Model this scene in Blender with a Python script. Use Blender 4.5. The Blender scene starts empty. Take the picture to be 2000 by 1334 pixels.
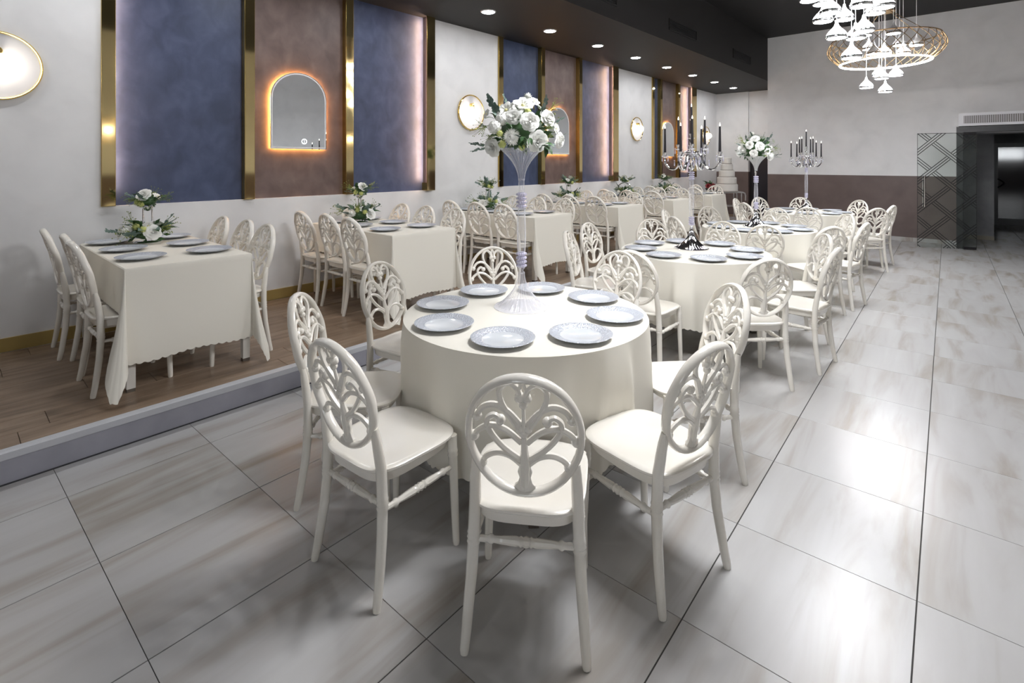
import bpy, math, random
from math import sin, cos, pi, radians, sqrt, hypot, atan2
from mathutils import Vector, Matrix
random.seed(7)
SC = bpy.context.scene
COL = SC.collection

# ------------------------------------------------------------------ camera
FPX, VPX, HY, CH = 1007.0, 1903.0, 318.0, 1.535       # focal px, wall vanishing px, horizon px, eye height
YAW = math.atan((VPX - 1000.0) / FPX)
cam_d = bpy.data.cameras.new('camera'); cam = bpy.data.objects.new('camera', cam_d); COL.objects.link(cam)
cam.location = (0, 0, CH); cam.rotation_euler = (pi / 2, 0, YAW)
cam_d.sensor_fit = 'HORIZONTAL'; cam_d.sensor_width = 36.0
cam_d.lens = FPX / 2000.0 * 36.0
cam_d.shift_y = -(667.0 - HY) / 2000.0
cam_d.clip_start = 0.05; cam_d.clip_end = 100
SC.camera = cam

# ------------------------------------------------------------------ world, exposure
w = bpy.data.worlds.new('world'); SC.world = w; w.use_nodes = True
w.node_tree.nodes['Background'].inputs[0].default_value = (0.9, 0.95, 1.0, 1)
w.node_tree.nodes['Background'].inputs[1].default_value = 0.0
vs = SC.view_settings
vs.view_transform = 'Standard'; vs.look = 'None'; vs.gamma = 1.0; vs.use_curve_mapping = False
vs.exposure = 0.84
L_LAMP, L_RING, L_DOWN, L_LED, L_HALO, L_SCONCE = 50.0, 56.0, 85.0, 110.0, 40.0, 18.0

# ------------------------------------------------------------------ pixel helpers (photo 2000x1334)
RX = (cos(YAW), sin(YAW)); FW = (-sin(YAW), cos(YAW))
def ray(px, py):
    u = (px - 1000.0) / FPX; v = (py - HY) / FPX
    return Vector((u * RX[0] + FW[0], u * RX[1] + FW[1], -v))
def at_w(px, py, wd):
    r = ray(px, py) * wd
    return Vector((r.x, r.y, CH + r.z))
def proj(p):
    u = p[0] * RX[0] + p[1] * RX[1]; d = p[0] * FW[0] + p[1] * FW[1]
    if d < 0.05: return None
    return 1000 + FPX * u / d, HY + FPX * (CH - p[2]) / d

# ------------------------------------------------------------------ materials
MATS = {}
def mat(name, col=(.8, .8, .8), rough=.5, metal=0., spec=.5, emit=None, es=0., coat=0., alpha=None):
    m = bpy.data.materials.new(name); m.use_nodes = True
    b = m.node_tree.nodes['Principled BSDF']
    b.inputs['Base Color'].default_value = (*col, 1); b.inputs['Roughness'].default_value = rough
    b.inputs['Metallic'].default_value = metal; b.inputs['Specular IOR Level'].default_value = spec
    if coat: b.inputs['Coat Weight'].default_value = coat; b.inputs['Coat Roughness'].default_value = .08
    if emit: b.inputs['Emission Color'].default_value = (*emit, 1); b.inputs['Emission Strength'].default_value = es
    MATS[name] = m
    return m
def nodes(m): return m.node_tree.nodes, m.node_tree.links, m.node_tree.nodes['Principled BSDF']
def add_noise_colour(m, stops, scale=(1, 1, 1), nscale=3., detail=6., coord='Object', rnd=False, rough=None, bump=0., bscale=None, dist=0.):
    n, l, b = nodes(m)
    tc = n.new('ShaderNodeTexCoord'); mp = n.new('ShaderNodeMapping'); mp.inputs['Scale'].default_value = scale
    src = tc.outputs[coord]
    if rnd:
        oi = n.new('ShaderNodeObjectInfo'); mul = n.new('ShaderNodeVectorMath'); mul.operation = 'SCALE'
        cmb = n.new('ShaderNodeCombineXYZ')
        for k in range(3): l.new(oi.outputs['Random'], cmb.inputs[k])
        l.new(cmb.outputs[0], mul.inputs[0]); mul.inputs['Scale'].default_value = 37.0
        ad = n.new('ShaderNodeVectorMath'); ad.operation = 'ADD'
        l.new(src, ad.inputs[0]); l.new(mul.outputs[0], ad.inputs[1]); src = ad.outputs[0]
    l.new(src, mp.inputs['Vector'])
    nz = n.new('ShaderNodeTexNoise'); nz.inputs['Scale'].default_value = nscale; nz.inputs['Detail'].default_value = detail
    nz.inputs['Distortion'].default_value = dist
    l.new(mp.outputs[0], nz.inputs['Vector'])
    cr = n.new('ShaderNodeValToRGB')
    e = cr.color_ramp.elements
    e[0].position, e[0].color = stops[0][0], (*stops[0][1], 1)
    e[1].position, e[1].color = stops[-1][0], (*stops[-1][1], 1)
    for p, c in stops[1:-1]:
        x = e.new(p); x.color = (*c, 1)
    l.new(nz.outputs['Fac'], cr.inputs[0]); l.new(cr.outputs[0], b.inputs['Base Color'])
    if bump:
        bp = n.new('ShaderNodeBump'); bp.inputs['Strength'].default_value = bump; bp.inputs['Distance'].default_value = .01
        l.new(nz.outputs['Fac'], bp.inputs['Height']); l.new(bp.outputs[0], b.inputs['Normal'])
    return nz
def stucco(name, c1, c2, c3, rough=.55, bump=.25, scl=(1, 1, 1), ns=2.6):
    m = mat(name, c2, rough)
    add_noise_colour(m, [(.3, c1), (.5, c2), (.72, c3)], scale=scl, nscale=ns, detail=12., bump=bump, dist=.35, coord='Object')
    return m
M_WHITE = stucco('white_plaster', (.745, .745, .75), (.80, .80, .805), (.84, .84, .845), .45, .12)
M_BLUE = stucco('blue_stucco', (.029, .044, .094), (.043, .062, .128), (.064, .087, .168), .5, .35, (1, 1.3, 1), 5.)
M_BROWN = stucco('brown_stucco', (.108, .074, .066), (.145, .102, .092), (.185, .134, .120), .5, .35, (1, 1.3, 1), 5.)
M_WAIN = stucco('wainscot_paint', (.120, .088, .082), (.145, .108, .100), (.165, .124, .114), .4, .05)
M_GREY = stucco('grey_concrete', (.20, .20, .215), (.27, .275, .29), (.34, .345, .36), .6, .1)
M_CEIL = mat('black_ceiling', (.006, .0055, .006), .6)
M_SOFF = mat('charcoal_soffit', (.009, .008, .0078), .65)
M_VENT = mat('vent_black', (.004, .004, .005), .6)
M_GOLD = mat('gold_mirror', (.70, .56, .28), .06, 1.0)
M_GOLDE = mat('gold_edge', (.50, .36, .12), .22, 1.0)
M_BRASS = mat('polished_brass', (.86, .62, .22), .12, 1.0)
M_WIRE = mat('gold_wire', (.26, .17, .085), .45, .9)
M_BASEB = mat('ochre_baseboard', (.40, .29, .10), .35)
M_MIRROR = mat('mirror_glass', (.86, .90, .93), .015, 1.0)
M_CHROME = mat('chrome', (.86, .86, .88), .05, 1.0)
M_SILVER = mat('silver_frame', (.72, .73, .75), .28, 1.0)
M_CHAIR = mat('pearl_plastic', (.84, .80, .72), .22, 0, .5, coat=.35)
add_noise_colour(M_CHAIR, [(.3, (.825, .785, .705)), (.7, (.87, .84, .78))], nscale=5, detail=2, rnd=True)
M_CLOTH = mat('cream_cloth', (.795, .765, .685), .85, 0, .15)
M_LEGW = mat('white_paint', (.72, .70, .65), .5)
M_LEGD = mat('chipped_edge', (.12, .10, .08), .7)
M_PLATE = mat('plate_well', (.69, .72, .75), .12, .05, .6)
M_RIM = mat('plate_rim', (.60, .635, .70), .18, .2, .9)
n, l, b = nodes(M_RIM)
tc = n.new('ShaderNodeTexCoord'); vo = n.new('ShaderNodeTexVoronoi'); vo.inputs['Scale'].default_value = 130
bp = n.new('ShaderNodeBump'); bp.inputs['Strength'].default_value = .9; bp.inputs['Distance'].default_value = .004
l.new(tc.outputs['Object'], vo.inputs['Vector']); l.new(vo.outputs['Distance'], bp.inputs['Height']); l.new(bp.outputs[0], b.inputs['Normal'])
M_PLANK = mat('wood_plank', (.25, .17, .11), .35)
add_noise_colour(M_PLANK, [(.25, (.130, .088, .058)), (.48, (.225, .158, .108)), (.6, (.265, .190, .132)), (.78, (.330, .245, .175))], scale=(9, .9, 1), nscale=2.2, detail=8, rnd=True, bump=.05, dist=.5)
M_TILE = mat('marble_tile', (.6, .6, .6), .26, 0, .45)
add_noise_colour(M_TILE, [(.24, (.28, .242, .205)), (.38, (.38, .358, .333)), (.50, (.448, .440, .434)), (.75, (.492, .490, .490))], scale=(3.2, .42, 1), nscale=1.9, detail=5, rnd=True, dist=.7)
M_GROUT = mat('dark_grout', (.045, .042, .04), .8)
M_TRIMW = mat('pale_nosing', (.50, .51, .54), .4)
M_RISER = mat('lilac_riser', (.33, .33, .40), .45)
add_noise_colour(M_RISER, [(.3, (.275, .275, .315)), (.7, (.335, .335, .38))], nscale=6, detail=6)
M_GAP = mat('dark_sealant', (.04, .04, .045), .8)
M_BLACK = mat('black_frame', (.012, .012, .014), .3)
M_CANDLE = mat('black_candle', (.016, .014, .018), .35)
M_FLAME = mat('flame_bulb', (.9, .88, .82), .3, emit=(1, .93, .8), es=1.5)
M_PETAL = mat('white_petal', (.92, .92, .88), .6, 0, .2)
M_PETALY = mat('lime_petal', (.62, .66, .25), .6, 0, .2)
M_PETALC = mat('cream_centre', (.78, .74, .40), .6)
M_RED = mat('red_petal', (.20, .012, .018), .55)
M_LEAF = mat('dark_leaf', (.035, .095, .032), .45)
add_noise_colour(M_LEAF, [(.3, (.022, .062, .022)), (.7, (.07, .15, .05))], nscale=4, rnd=True)
M_EUC = mat('eucalyptus_leaf', (.10, .17, .14), .5)
add_noise_colour(M_EUC, [(.3, (.065, .12, .095)), (.7, (.17, .25, .21))], nscale=4, rnd=True)
M_OLIVE = mat('olive_filler', (.20, .25, .055), .6)
M_COPPER = mat('bronze_leaf', (.17, .10, .025), .45)
M_CAKE = mat('fondant_white', (.74, .72, .68), .55)
M_SHADE = mat('lamp_shade_white', (.74, .74, .75), .35, coat=.1)
M_CORD = mat('cord_white', (.8, .8, .82), .4)
M_ACW = mat('white_casing', (.70, .70, .73), .35)
M_ACG = mat('grey_louvre', (.22, .21, .21), .5)
def emis(name, c, s):
    m = mat(name, (.0, .0, .0), .5, emit=c, es=s); return m
E_LAMP = emis('lamp_light', (.93, .96, 1.0), L_LAMP)
E_RING = emis('ring_led', (1.0, .95, .93), L_RING)
E_DOWN = emis('downlight_disc', (.97, .98, 1.0), L_DOWN)
E_LED = emis('warm_led', (1.0, .66, .46), L_LED)
E_HALO = emis('halo_led', (1.0, .46, .12), L_HALO)
E_SCON = emis('sconce_bulb', (1.0, .90, .76), L_SCONCE)
E_BTN = emis('touch_button', (.95, .98, 1.0), 1.4)
def clearmat(name, col, fac, rough=.04, tint=(1, 1, 1), rim=.55):
    m = bpy.data.materials.new(name); m.use_nodes = True
    n, l = m.node_tree.nodes, m.node_tree.links
    p = n['Principled BSDF']; p.inputs['Base Color'].default_value = (*col, 1); p.inputs['Roughness'].default_value = rough
    p.inputs['Specular IOR Level'].default_value = .9
    t = n.new('ShaderNodeBsdfTransparent'); t.inputs[0].default_value = (*tint, 1); mx = n.new('ShaderNodeMixShader'); lw = n.new('ShaderNodeLayerWeight')
    lw.inputs['Blend'].default_value = .35
    mr = n.new('ShaderNodeMapRange'); mr.inputs['To Min'].default_value = fac; mr.inputs['To Max'].default_value = min(1, fac + rim)
    l.new(lw.outputs['Facing'], mr.inputs['Value']); l.new(mr.outputs[0], mx.inputs[0])
    l.new(t.outputs[0], mx.inputs[1]); l.new(p.outputs[0], mx.inputs[2]); l.new(mx.outputs[0], n['Material Output'].inputs[0])
    MATS[name] = m
    return m
M_CRYSTAL = clearmat('crystal_acrylic', (.84, .84, .90), .13)
M_BEAD = clearmat('crystal_bead', (.74, .72, .86), .55)
M_GLASS = clearmat('door_glass', (.30, .34, .32), .03, tint=(.965, .985, .975), rim=.25)
M_GLOBE = clearmat('globe_glass', (.9, .9, .88), .12)
M_DGLASS = mat('dark_glass', (.02, .025, .03), .06, 0, .8)

# ------------------------------------------------------------------ mesh helpers
class MB:
    def __init__(s): s.v = []; s.f = []; s.m = []
    def add(s, vs, fs, mi=0):
        o = len(s.v); s.v += [tuple(p) for p in vs]; s.f += [tuple(i + o for i in f) for f in fs]; s.m += [mi] * len(fs)
    def box(s, x0, x1, y0, y1, z0, z1, mi=0):
        s.add([(x, y, z) for x in (x0, x1) for y in (y0, y1) for z in (z0, z1)],
              [(0, 1, 3, 2), (4, 6, 7, 5), (0, 4, 5, 1), (2, 3, 7, 6), (0, 2, 6, 4), (1, 5, 7, 3)], mi)
    def bbox(s, x0, x1, y0, y1, z0, z1, b=.003, mi=0):         # box with bevelled top edges
        vs = [(x0, y0, z0), (x1, y0, z0), (x1, y1, z0), (x0, y1, z0), (x0, y0, z1 - b), (x1, y0, z1 - b), (x1, y1, z1 - b), (x0, y1, z1 - b),
              (x0 + b, y0 + b, z1), (x1 - b, y0 + b, z1), (x1 - b, y1 - b, z1), (x0 + b, y1 - b, z1)]
        fs = [(3, 2, 1, 0), (8, 9, 10, 11)]
        for a in (0, 4):
            for i in range(4): j = (i + 1) % 4; fs.append((a + i, a + j, a + 4 + j, a + 4 + i))
        s.add(vs, fs, mi)
    def tube(s, path, rad, n=8, closed=False, sx=1., sy=1., mi=0, up=(0, 0, 1)):
        P = [Vector(p) for p in path]; N = len(P)
        R = rad if isinstance(rad, (list, tuple)) else [rad] * N
        upv = Vector(up); vs = []; pn = None
        for i in range(N):
            if closed: t = P[(i + 1) % N] - P[i - 1]
            else: t = P[min(i + 1, N - 1)] - P[max(i - 1, 0)]
            if t.length < 1e-9: t = Vector((0, 0, 1))
            t.normalize()
            if pn is None:
                a = upv - t * upv.dot(t)
                if a.length < 1e-3: a = Vector((1, 0, 0)) - t * t.x
                pn = a.normalized()
            else:
                a = pn - t * pn.dot(t); pn = a.normalized() if a.length > 1e-6 else pn
            bn = t.cross(pn)
            for k in range(n):
                an = 2 * pi * k / n
                vs.append(P[i] + pn * (cos(an) * R[i] * sx) + bn * (sin(an) * R[i] * sy))
        fs = []
        for i in range(N if closed else N - 1):
            j = (i + 1) % N
            for k in range(n): fs.append((i * n + k, i * n + (k + 1) % n, j * n + (k + 1) % n, j * n + k))
        if not closed: fs.append(tuple(range(n - 1, -1, -1))); fs.append(tuple((N - 1) * n + k for k in range(n)))
        s.add(vs, fs, mi)
    def lathe(s, prof, n=24, o=(0, 0, 0), flute=0, fa=0., mi=0, cap=True):
        vs = []; fs = []
        for r, z in prof:
            for k in range(n):
                a = 2 * pi * k / n; rr = r * (1 + (fa * cos(flute * a) if flute else 0))
                vs.append((o[0] + rr * cos(a), o[1] + rr * sin(a), o[2] + z))
        N = len(prof)
        for i in range(N - 1):
            for k in range(n): fs.append((i * n + k, i * n + (k + 1) % n, (i + 1) * n + (k + 1) % n, (i + 1) * n + k))
        if cap: fs.append(tuple(range(n - 1, -1, -1))); fs.append(tuple((N - 1) * n + k for k in range(n)))
        s.add(vs, fs, mi)
    def ball(s, c, r, n=8, m=5, mi=0, sc=(1, 1, 1)):
        prof = [(max(1e-4, r * sin(pi * i / m)), -r * cos(pi * i / m)) for i in range(m + 1)]
        vs = []; fs = []
        for rr, z in prof:
            for k in range(n):
                a = 2 * pi * k / n; vs.append((c[0] + rr * cos(a) * sc[0], c[1] + rr * sin(a) * sc[1], c[2] + z * sc[2]))
        for i in range(m):
            for k in range(n): fs.append((i * n + k, i * n + (k + 1) % n, (i + 1) * n + (k + 1) % n, (i + 1) * n + k))
        s.add(vs, fs, mi)
    def mesh(s, name, mats, smooth=True):
        me = bpy.data.meshes.new(name); me.from_pydata(s.v, [], s.f)
        for m in (mats if isinstance(mats, (list, tuple)) else [mats]): me.materials.append(m)
        me.polygons.foreach_set('material_index', s.m)
        me.polygons.foreach_set('use_smooth', [bool(smooth)] * len(me.polygons))
        me.update()
        if smooth: me.set_sharp_from_angle(angle=radians(42))
        return me

def link(name, me, parent=None, loc=(0, 0, 0), rz=0., rot=None, sc=None):
    o = bpy.data.objects.new(name, me); COL.objects.link(o)
    o.location = loc; o.rotation_euler = rot if rot else (0, 0, rz)
    if sc: o.scale = (sc, sc, sc) if not isinstance(sc, tuple) else sc
    if parent: o.parent = parent
    return o
def tag(o, label, cat, group=None):
    o['label'] = label; o['category'] = cat
    if group: o['group'] = group
    return o
def thing(name, label, cat, loc=(0, 0, 0), rz=0., group=None):
    return tag(link(name, None, None, loc, rz), label, cat, group)
def struct(name, mb, m, smooth=False, parent=None):
    o = link(name, mb.mesh(name, m, smooth), parent)
    if not parent: o['kind'] = 'structure'
    return o
def one(fn, *a, **k):
    m = MB(); getattr(m, fn)(*a, **k); return m

# ================================================================== SETTING
XW, XS, XF = -5.272, -3.437, -3.53           # left wall, step edge, soffit edge
ZP, ZS, ZC = .155, 3.415, 4.39               # platform, soffit, ceiling
YE, YA = 12.72, 14.34                        # end wall, alcove end
XR, YB = 3.4, -3.6                           # opposite wall, wall behind
YD = 17.6                                    # corridor door

floor = struct('floor', one('box', XS - .05, XR, YB, YD + .3, -.15, -.0035), M_GROUT)
ANG = radians(1.7); TS = .6012; GO = (-1.316, 1.054)
ca, sa = cos(ANG), sin(ANG)
def tile_c(i, j): return (GO[0] + (i + .5) * TS * ca - (j + .5) * TS * sa, GO[1] + (i + .5) * TS * sa + (j + .5) * TS * ca)
tm = MB(); tm.bbox(-TS / 2 + .0022, TS / 2 - .0022, -TS / 2 + .0011, TS / 2 - .0011, -.003, 0, .0006)
tile_me = tm.mesh('tile', M_TILE, False)
rest = MB(); ntile = 0
for i in range(-5, 10):
    for j in range(-9, 30):
        cx, cy = tile_c(i, j)
        if cx < XS - .28 or cx > XR + .3 or cy > YD + .3: continue
        vis = False
        for dx in (-.3, 0, .3):
            for dy in (-.3, 0, .3):
                q = proj((cx + dx, cy + dy, 0))
                if q and -5 < q[0] < 2005 and q[1] < 1340: vis = True
        if cy > 13.2 and (cx < -.2): vis = False
        if vis: link('tile', tile_me, floor, (cx, cy, 0), ANG); ntile += 1
        else:
            h = TS / 2 - .0015
            vsq = [(cx + a * ca - b_ * sa, cy + a * sa + b_ * ca, z) for z in (-.003, 0) for a, b_ in ((-h, -h), (h, -h), (h, h), (-h, h))]
            rest.add(vsq, [(4, 5, 6, 7)] + [(k, (k + 1) % 4, 4 + (k + 1) % 4, 4 + k) for k in range(4)])
ro = link('tile_field', rest.mesh('tile_field', M_TILE, False), floor); ro['kind'] = 'stuff'

# platform
pf = MB(); pf.box(XW, XS - .004, YB, YA, 0, ZP - .012)
plat = struct('floor_platform', pf, M_GAP)
PL = 1.325
offs = [.275, .40, .93, .62, 1.16, .75, .282, .95, .45]
pcache = {}
for r in range(9):
    x1 = -3.487 if r == 0 else -3.65 - .2 * (r - 1)
    x0 = max(-3.65 - .2 * r, XW)
    y = offs[r] - PL * 3
    while y < YA:
        y0, y1 = max(y, YB), min(y + PL, YA)
        key = (round(x1 - x0, 3), round(y1 - y0, 3))
        if key not in pcache:
            m = MB(); m.bbox(-key[0] / 2 + .0009, key[0] / 2 - .0009, -key[1] / 2 + .0012, key[1] / 2 - .0012, -.0118, 0, .0009)
            pcache[key] = m.mesh('plank', M_PLANK, False)
        if y1 - y0 > .05: link('plank', pcache[key], plat, ((x0 + x1) / 2, (y0 + y1) / 2, ZP))
        y += PL
y = 2.176 - 2.4 * 2
while y < YE:
    y1 = min(y + 2.4, YA)
    m = MB(); m.box(XS - .003, XS + .001, y + .0012, y1 - .0012, .006, .119)
    link('riser_panel', m.mesh('riser_panel', M_RISER, False), plat); y += 2.4
tr = MB(); tr.box(XS - .05, XS + .004, YB, YA, .119, .1515)
tr.add([(XS - .05, YB, ZP), (XS - .012, YB, ZP), (XS + .004, YB, .1515), (XS - .05, YB, .1515), (XS - .05, YA, ZP), (XS - .012, YA, ZP), (XS + .004, YA, .1515), (XS - .05, YA, .1515)],
       [(0, 1, 5, 4), (1, 2, 6, 5), (3, 2, 1, 0), (4, 5, 6, 7)])
struct('trim_1', tr, M_TRIMW)
struct('trim_2', one('box', XS, XS + .006, YB, YE, 0, .006), M_GAP)

# walls
XP = XW - .06                                # plane of the recessed stucco panels
GROUPS = [(.885, 1.983, 3.061, 4.205, 4.315), (5.566, 6.568, 7.649, 8.775, 8.95), (10.47, 10.85, 11.80, 12.52, 12.78)]
m = MB(); m.box(XW - .2, XW, YB - .2, YA + .2, 0, 1.18); m.box(XW - .2, XP, YB - .2, YA + .2, 1.18, ZS + .3)
ys = [YB - .2] + [v for g in GROUPS for v in (g[0] + .03, g[4] - .03)] + [YA + .2]
for k in range(0, len(ys), 2): m.box(XP, XW, ys[k], ys[k + 1], 1.18, ZS + .3)
wl = struct('wall_left', m, M_WHITE)
bb = struct('baseboard_left', one('box', XW, XW + .012, YB, YA, ZP, ZP + .10), M_BASEB)
ce = MB(); ce.box(XW - .2, XF, YB - .2, YA + .2, ZS, ZS + .12); ce.box(XF - .1, XF, YB - .2, YE, ZS + .12, ZC)
soffit = struct('ceiling_soffit', ce, M_SOFF)
struct('ceiling', one('box', XF - .1, XR + .2, YB - .2, YE + .2, ZC, ZC + .1), M_CEIL)
we = MB(); we.box(XF, -.2, YE, YE + .2, 1.277, ZC); we.box(-.2, 1.42, YE, YE + .2, 2.1, ZC); we.box(1.42, XR + .2, YE, YE + .2, 1.277, ZC)
wall_end = struct('wall_end', we, M_WHITE)
wn = MB(); wn.box(XF, -.2, YE, YE + .2, 0, 1.277); wn.box(1.42, XR + .2, YE, YE + .2, 0, 1.277)
link('wainscot', wn.mesh('wainscot', M_WAIN, False), wall_end)
struct('baseboard_end', one('box', XF, -.24, YE - .012, YE, 0, .075), MATS['marble_tile'])
wa = MB(); wa.box(XW, -4.44, YA - .05, YA + .2, 1.30, ZS); wa.box(-4.44, XF + .05, YA, YA + .2, 1.72, ZS)
wall_alc = struct('wall_alcove', wa, M_WHITE)
link('wainscot', one('box', XW, -4.44, YA - .05, YA + .2, 0, 1.30).mesh('wainscot', M_WAIN, False), wall_alc)
wj = MB(); wj.box(XF, XF + .05, YE + .2, YA + .2, 0, ZS); struct('wall_alcove_side', wj, M_WHITE)
d3 = struct('door_3', one('box', -4.44, XF, YA + .10, YA + .2, ZP, 1.72), M_BLACK)
link('door_leaf', one('box', -4.38, -3.62, YA + .07, YA + .10, ZP, 1.70).mesh('door_leaf', mat('navy_door', (.012, .012, .022), .4), False), d3)
WIN = (.10, 2.02, 1.70, 2.35)               # x0, x1, z0, z1 of the window that mirrors in the dark corridor door
for nm, x0, x1, y0, y1 in (('wall_right', XR, XR + .2, YB - .2, YE + .2), ('wall_back', XW - .2, XR + .2, YB - .2, YB)):
    m = MB()
    if nm == 'wall_right': m.box(x0, x1, y0, y1, 1.277, ZC)
    else:
        m.box(x0, x1, y0, y1, WIN[3], ZC); m.box(x0, x1, y0, y1, 1.277, WIN[2])
        m.box(x0, WIN[0], y0, y1, WIN[2], WIN[3]); m.box(WIN[1], x1, y0, y1, WIN[2], WIN[3])
    o = struct(nm, m, M_WHITE)
    link('wainscot', one('box', x0, x1, y0, y1, 0, 1.277).mesh('wainscot', M_WAIN, False), o)

E_WIN = emis('daylit_frosted_glass', (.93, .97, 1.0), 9.0)
m = MB(); m.box(WIN[0], WIN[1], YB - .12, YB - .06, WIN[2], WIN[2] + .04); m.box(WIN[0], WIN[1], YB - .12, YB - .06, WIN[3] - .04, WIN[3])
NPN = 8; PWD = (WIN[1] - WIN[0] - .03) / NPN
for k in range(NPN + 1): m.box(WIN[0] + k * PWD, WIN[0] + k * PWD + .03, YB - .12, YB - .06, WIN[2] + .04, WIN[3] - .04)
o = struct('window_back_offscreen', m, M_ACW)
for k in range(NPN): link('pane', one('box', WIN[0] + k * PWD + .03, WIN[0] + (k + 1) * PWD, YB - .10, YB - .09, WIN[2] + .04, WIN[3] - .04).mesh('pane', E_WIN, False), o)
# ---- stucco panel groups recessed in the left wall
def pan(name, m, y0, y1, d=.012, z0=1.18, z1=ZS):
    return link(name, one('box', XP, XP + d, y0, y1, z0, z1).mesh(name, m, False), wl)
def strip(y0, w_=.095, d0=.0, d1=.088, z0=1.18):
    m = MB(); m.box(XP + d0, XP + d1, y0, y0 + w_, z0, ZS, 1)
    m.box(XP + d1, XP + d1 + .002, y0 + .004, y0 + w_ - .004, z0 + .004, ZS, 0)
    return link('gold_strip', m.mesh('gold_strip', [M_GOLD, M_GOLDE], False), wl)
def ledbar(y0, y1, x0, x1, z0=1.30, z1=ZS - .02):
    return link('led_strip', one('box', x0, x1, y0, y1, z0, z1).mesh('led_strip', E_LED, False), wl)
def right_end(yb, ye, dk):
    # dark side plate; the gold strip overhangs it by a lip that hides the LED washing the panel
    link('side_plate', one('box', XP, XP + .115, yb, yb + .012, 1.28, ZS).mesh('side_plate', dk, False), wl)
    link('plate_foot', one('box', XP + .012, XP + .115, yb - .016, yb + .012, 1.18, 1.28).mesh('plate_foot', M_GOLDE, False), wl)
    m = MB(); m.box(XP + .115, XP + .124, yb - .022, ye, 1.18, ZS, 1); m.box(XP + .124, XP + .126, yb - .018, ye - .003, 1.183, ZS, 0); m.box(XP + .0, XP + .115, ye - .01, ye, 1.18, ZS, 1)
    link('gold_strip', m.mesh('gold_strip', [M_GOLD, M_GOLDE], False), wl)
    ledbar(yb - .008, yb - .001, XP + .1092, XP + .1145)
M_SIDE = stucco('side_box_paint', (.060, .046, .052), (.080, .062, .066), (.10, .08, .08), .45, .1)
def group(y0, s2, s3, yb, ye, left_led):
    strip(y0, .095, .058, .084)
    if left_led: ledbar(y0 + .056, y0 + .060, XP + .052, XP + .057)
    pan('blue_panel', M_BLUE, y0 + .03, s2); strip(s2)
    pan('brown_panel', M_BROWN, s2 + .09, s3); strip(s3)
    pan('blue_panel', M_BLUE, s3 + .09, yb + .005)
    right_end(yb, ye, M_SIDE)
for k, g in enumerate(GROUPS): group(*g, k == 0)

# ---- arched backlit mirrors
def arch_pts(w_, h, n=18):
    r = w_ / 2; hs = h - r * .92
    pts = [(-r, 0), (r, 0), (r, hs)] + [(r * cos(pi * k / n), hs + r * .92 * sin(pi * k / n)) for k in range(1, n)] + [(-r, hs)]
    return pts
def extr(mb, pts, x0, x1, mi=0):
    nn = len(pts); o = [(x0, y, z) for y, z in pts] + [(x1, y, z) for y, z in pts]
    mb.add(o, [tuple(range(nn - 1, -1, -1)), tuple(range(nn, 2 * nn))] + [(k, (k + 1) % nn, nn + (k + 1) % nn, nn + k) for k in range(nn)], mi)
def arched_mirror(yc, label, button=False):
    W_, H_ = .60, .80
    t = thing('arched_mirror', label, 'mirror', (XP + .012, yc, 1.68), 0, 'backlit arched mirrors')
    m = MB(); extr(m, arch_pts(W_, H_), .034, .040); link('mirror_pane', m.mesh('mirror_pane', M_MIRROR, False), t)
    m = MB(); inner = [(y * .955, .013 + z * .965) for y, z in arch_pts(W_, H_)]; extr(m, inner, 0.0, .034); link('back_box', m.mesh('back_box', M_ACW, False), t)
    m = MB(); p = [(y * .958, .012 + z * .967) for y, z in arch_pts(W_, H_)]
    m.tube([(.016, y, z) for y, z in p], .006, 6, closed=True); link('halo_led', m.mesh('halo_led', E_HALO), t)
    m = MB(); p = [(y * .975, .009 + z * .98) for y, z in arch_pts(W_, H_)]; nn = len(p)
    q = [(y * .935, .022 + z * .947) for y, z in arch_pts(W_, H_)]
    m.add([(.0405, y, z) for y, z in p] + [(.0405, y, z) for y, z in q], [(k, (k + 1) % nn, nn + (k + 1) % nn, nn + k) for k in range(nn)])
    link('frosted_border', m.mesh('frosted_border', mat('frosted', (.80, .78, .78), .4), False), t)
    if not button: return t
    m = MB(); m.tube([(0.041, .05 + .026 * cos(a), .08 + .026 * sin(a)) for a in [2 * pi * k / 20 for k in range(20)]], .004, 6, closed=True)
    m.tube([(.041, .05, .105), (.041, .05, .062)], .002, 6); link('touch_button', m.mesh('touch_button', E_BTN), t)
    return t
arched_mirror(2.545, 'arched backlit mirror with a touch button on the brown panel farthest from the cake', True)
arched_mirror(7.09, 'arched backlit mirror on the brown panel of the middle group of wall panels')
arched_mirror(11.32, 'arched backlit mirror on the narrow panel group nearest the cake')

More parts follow.
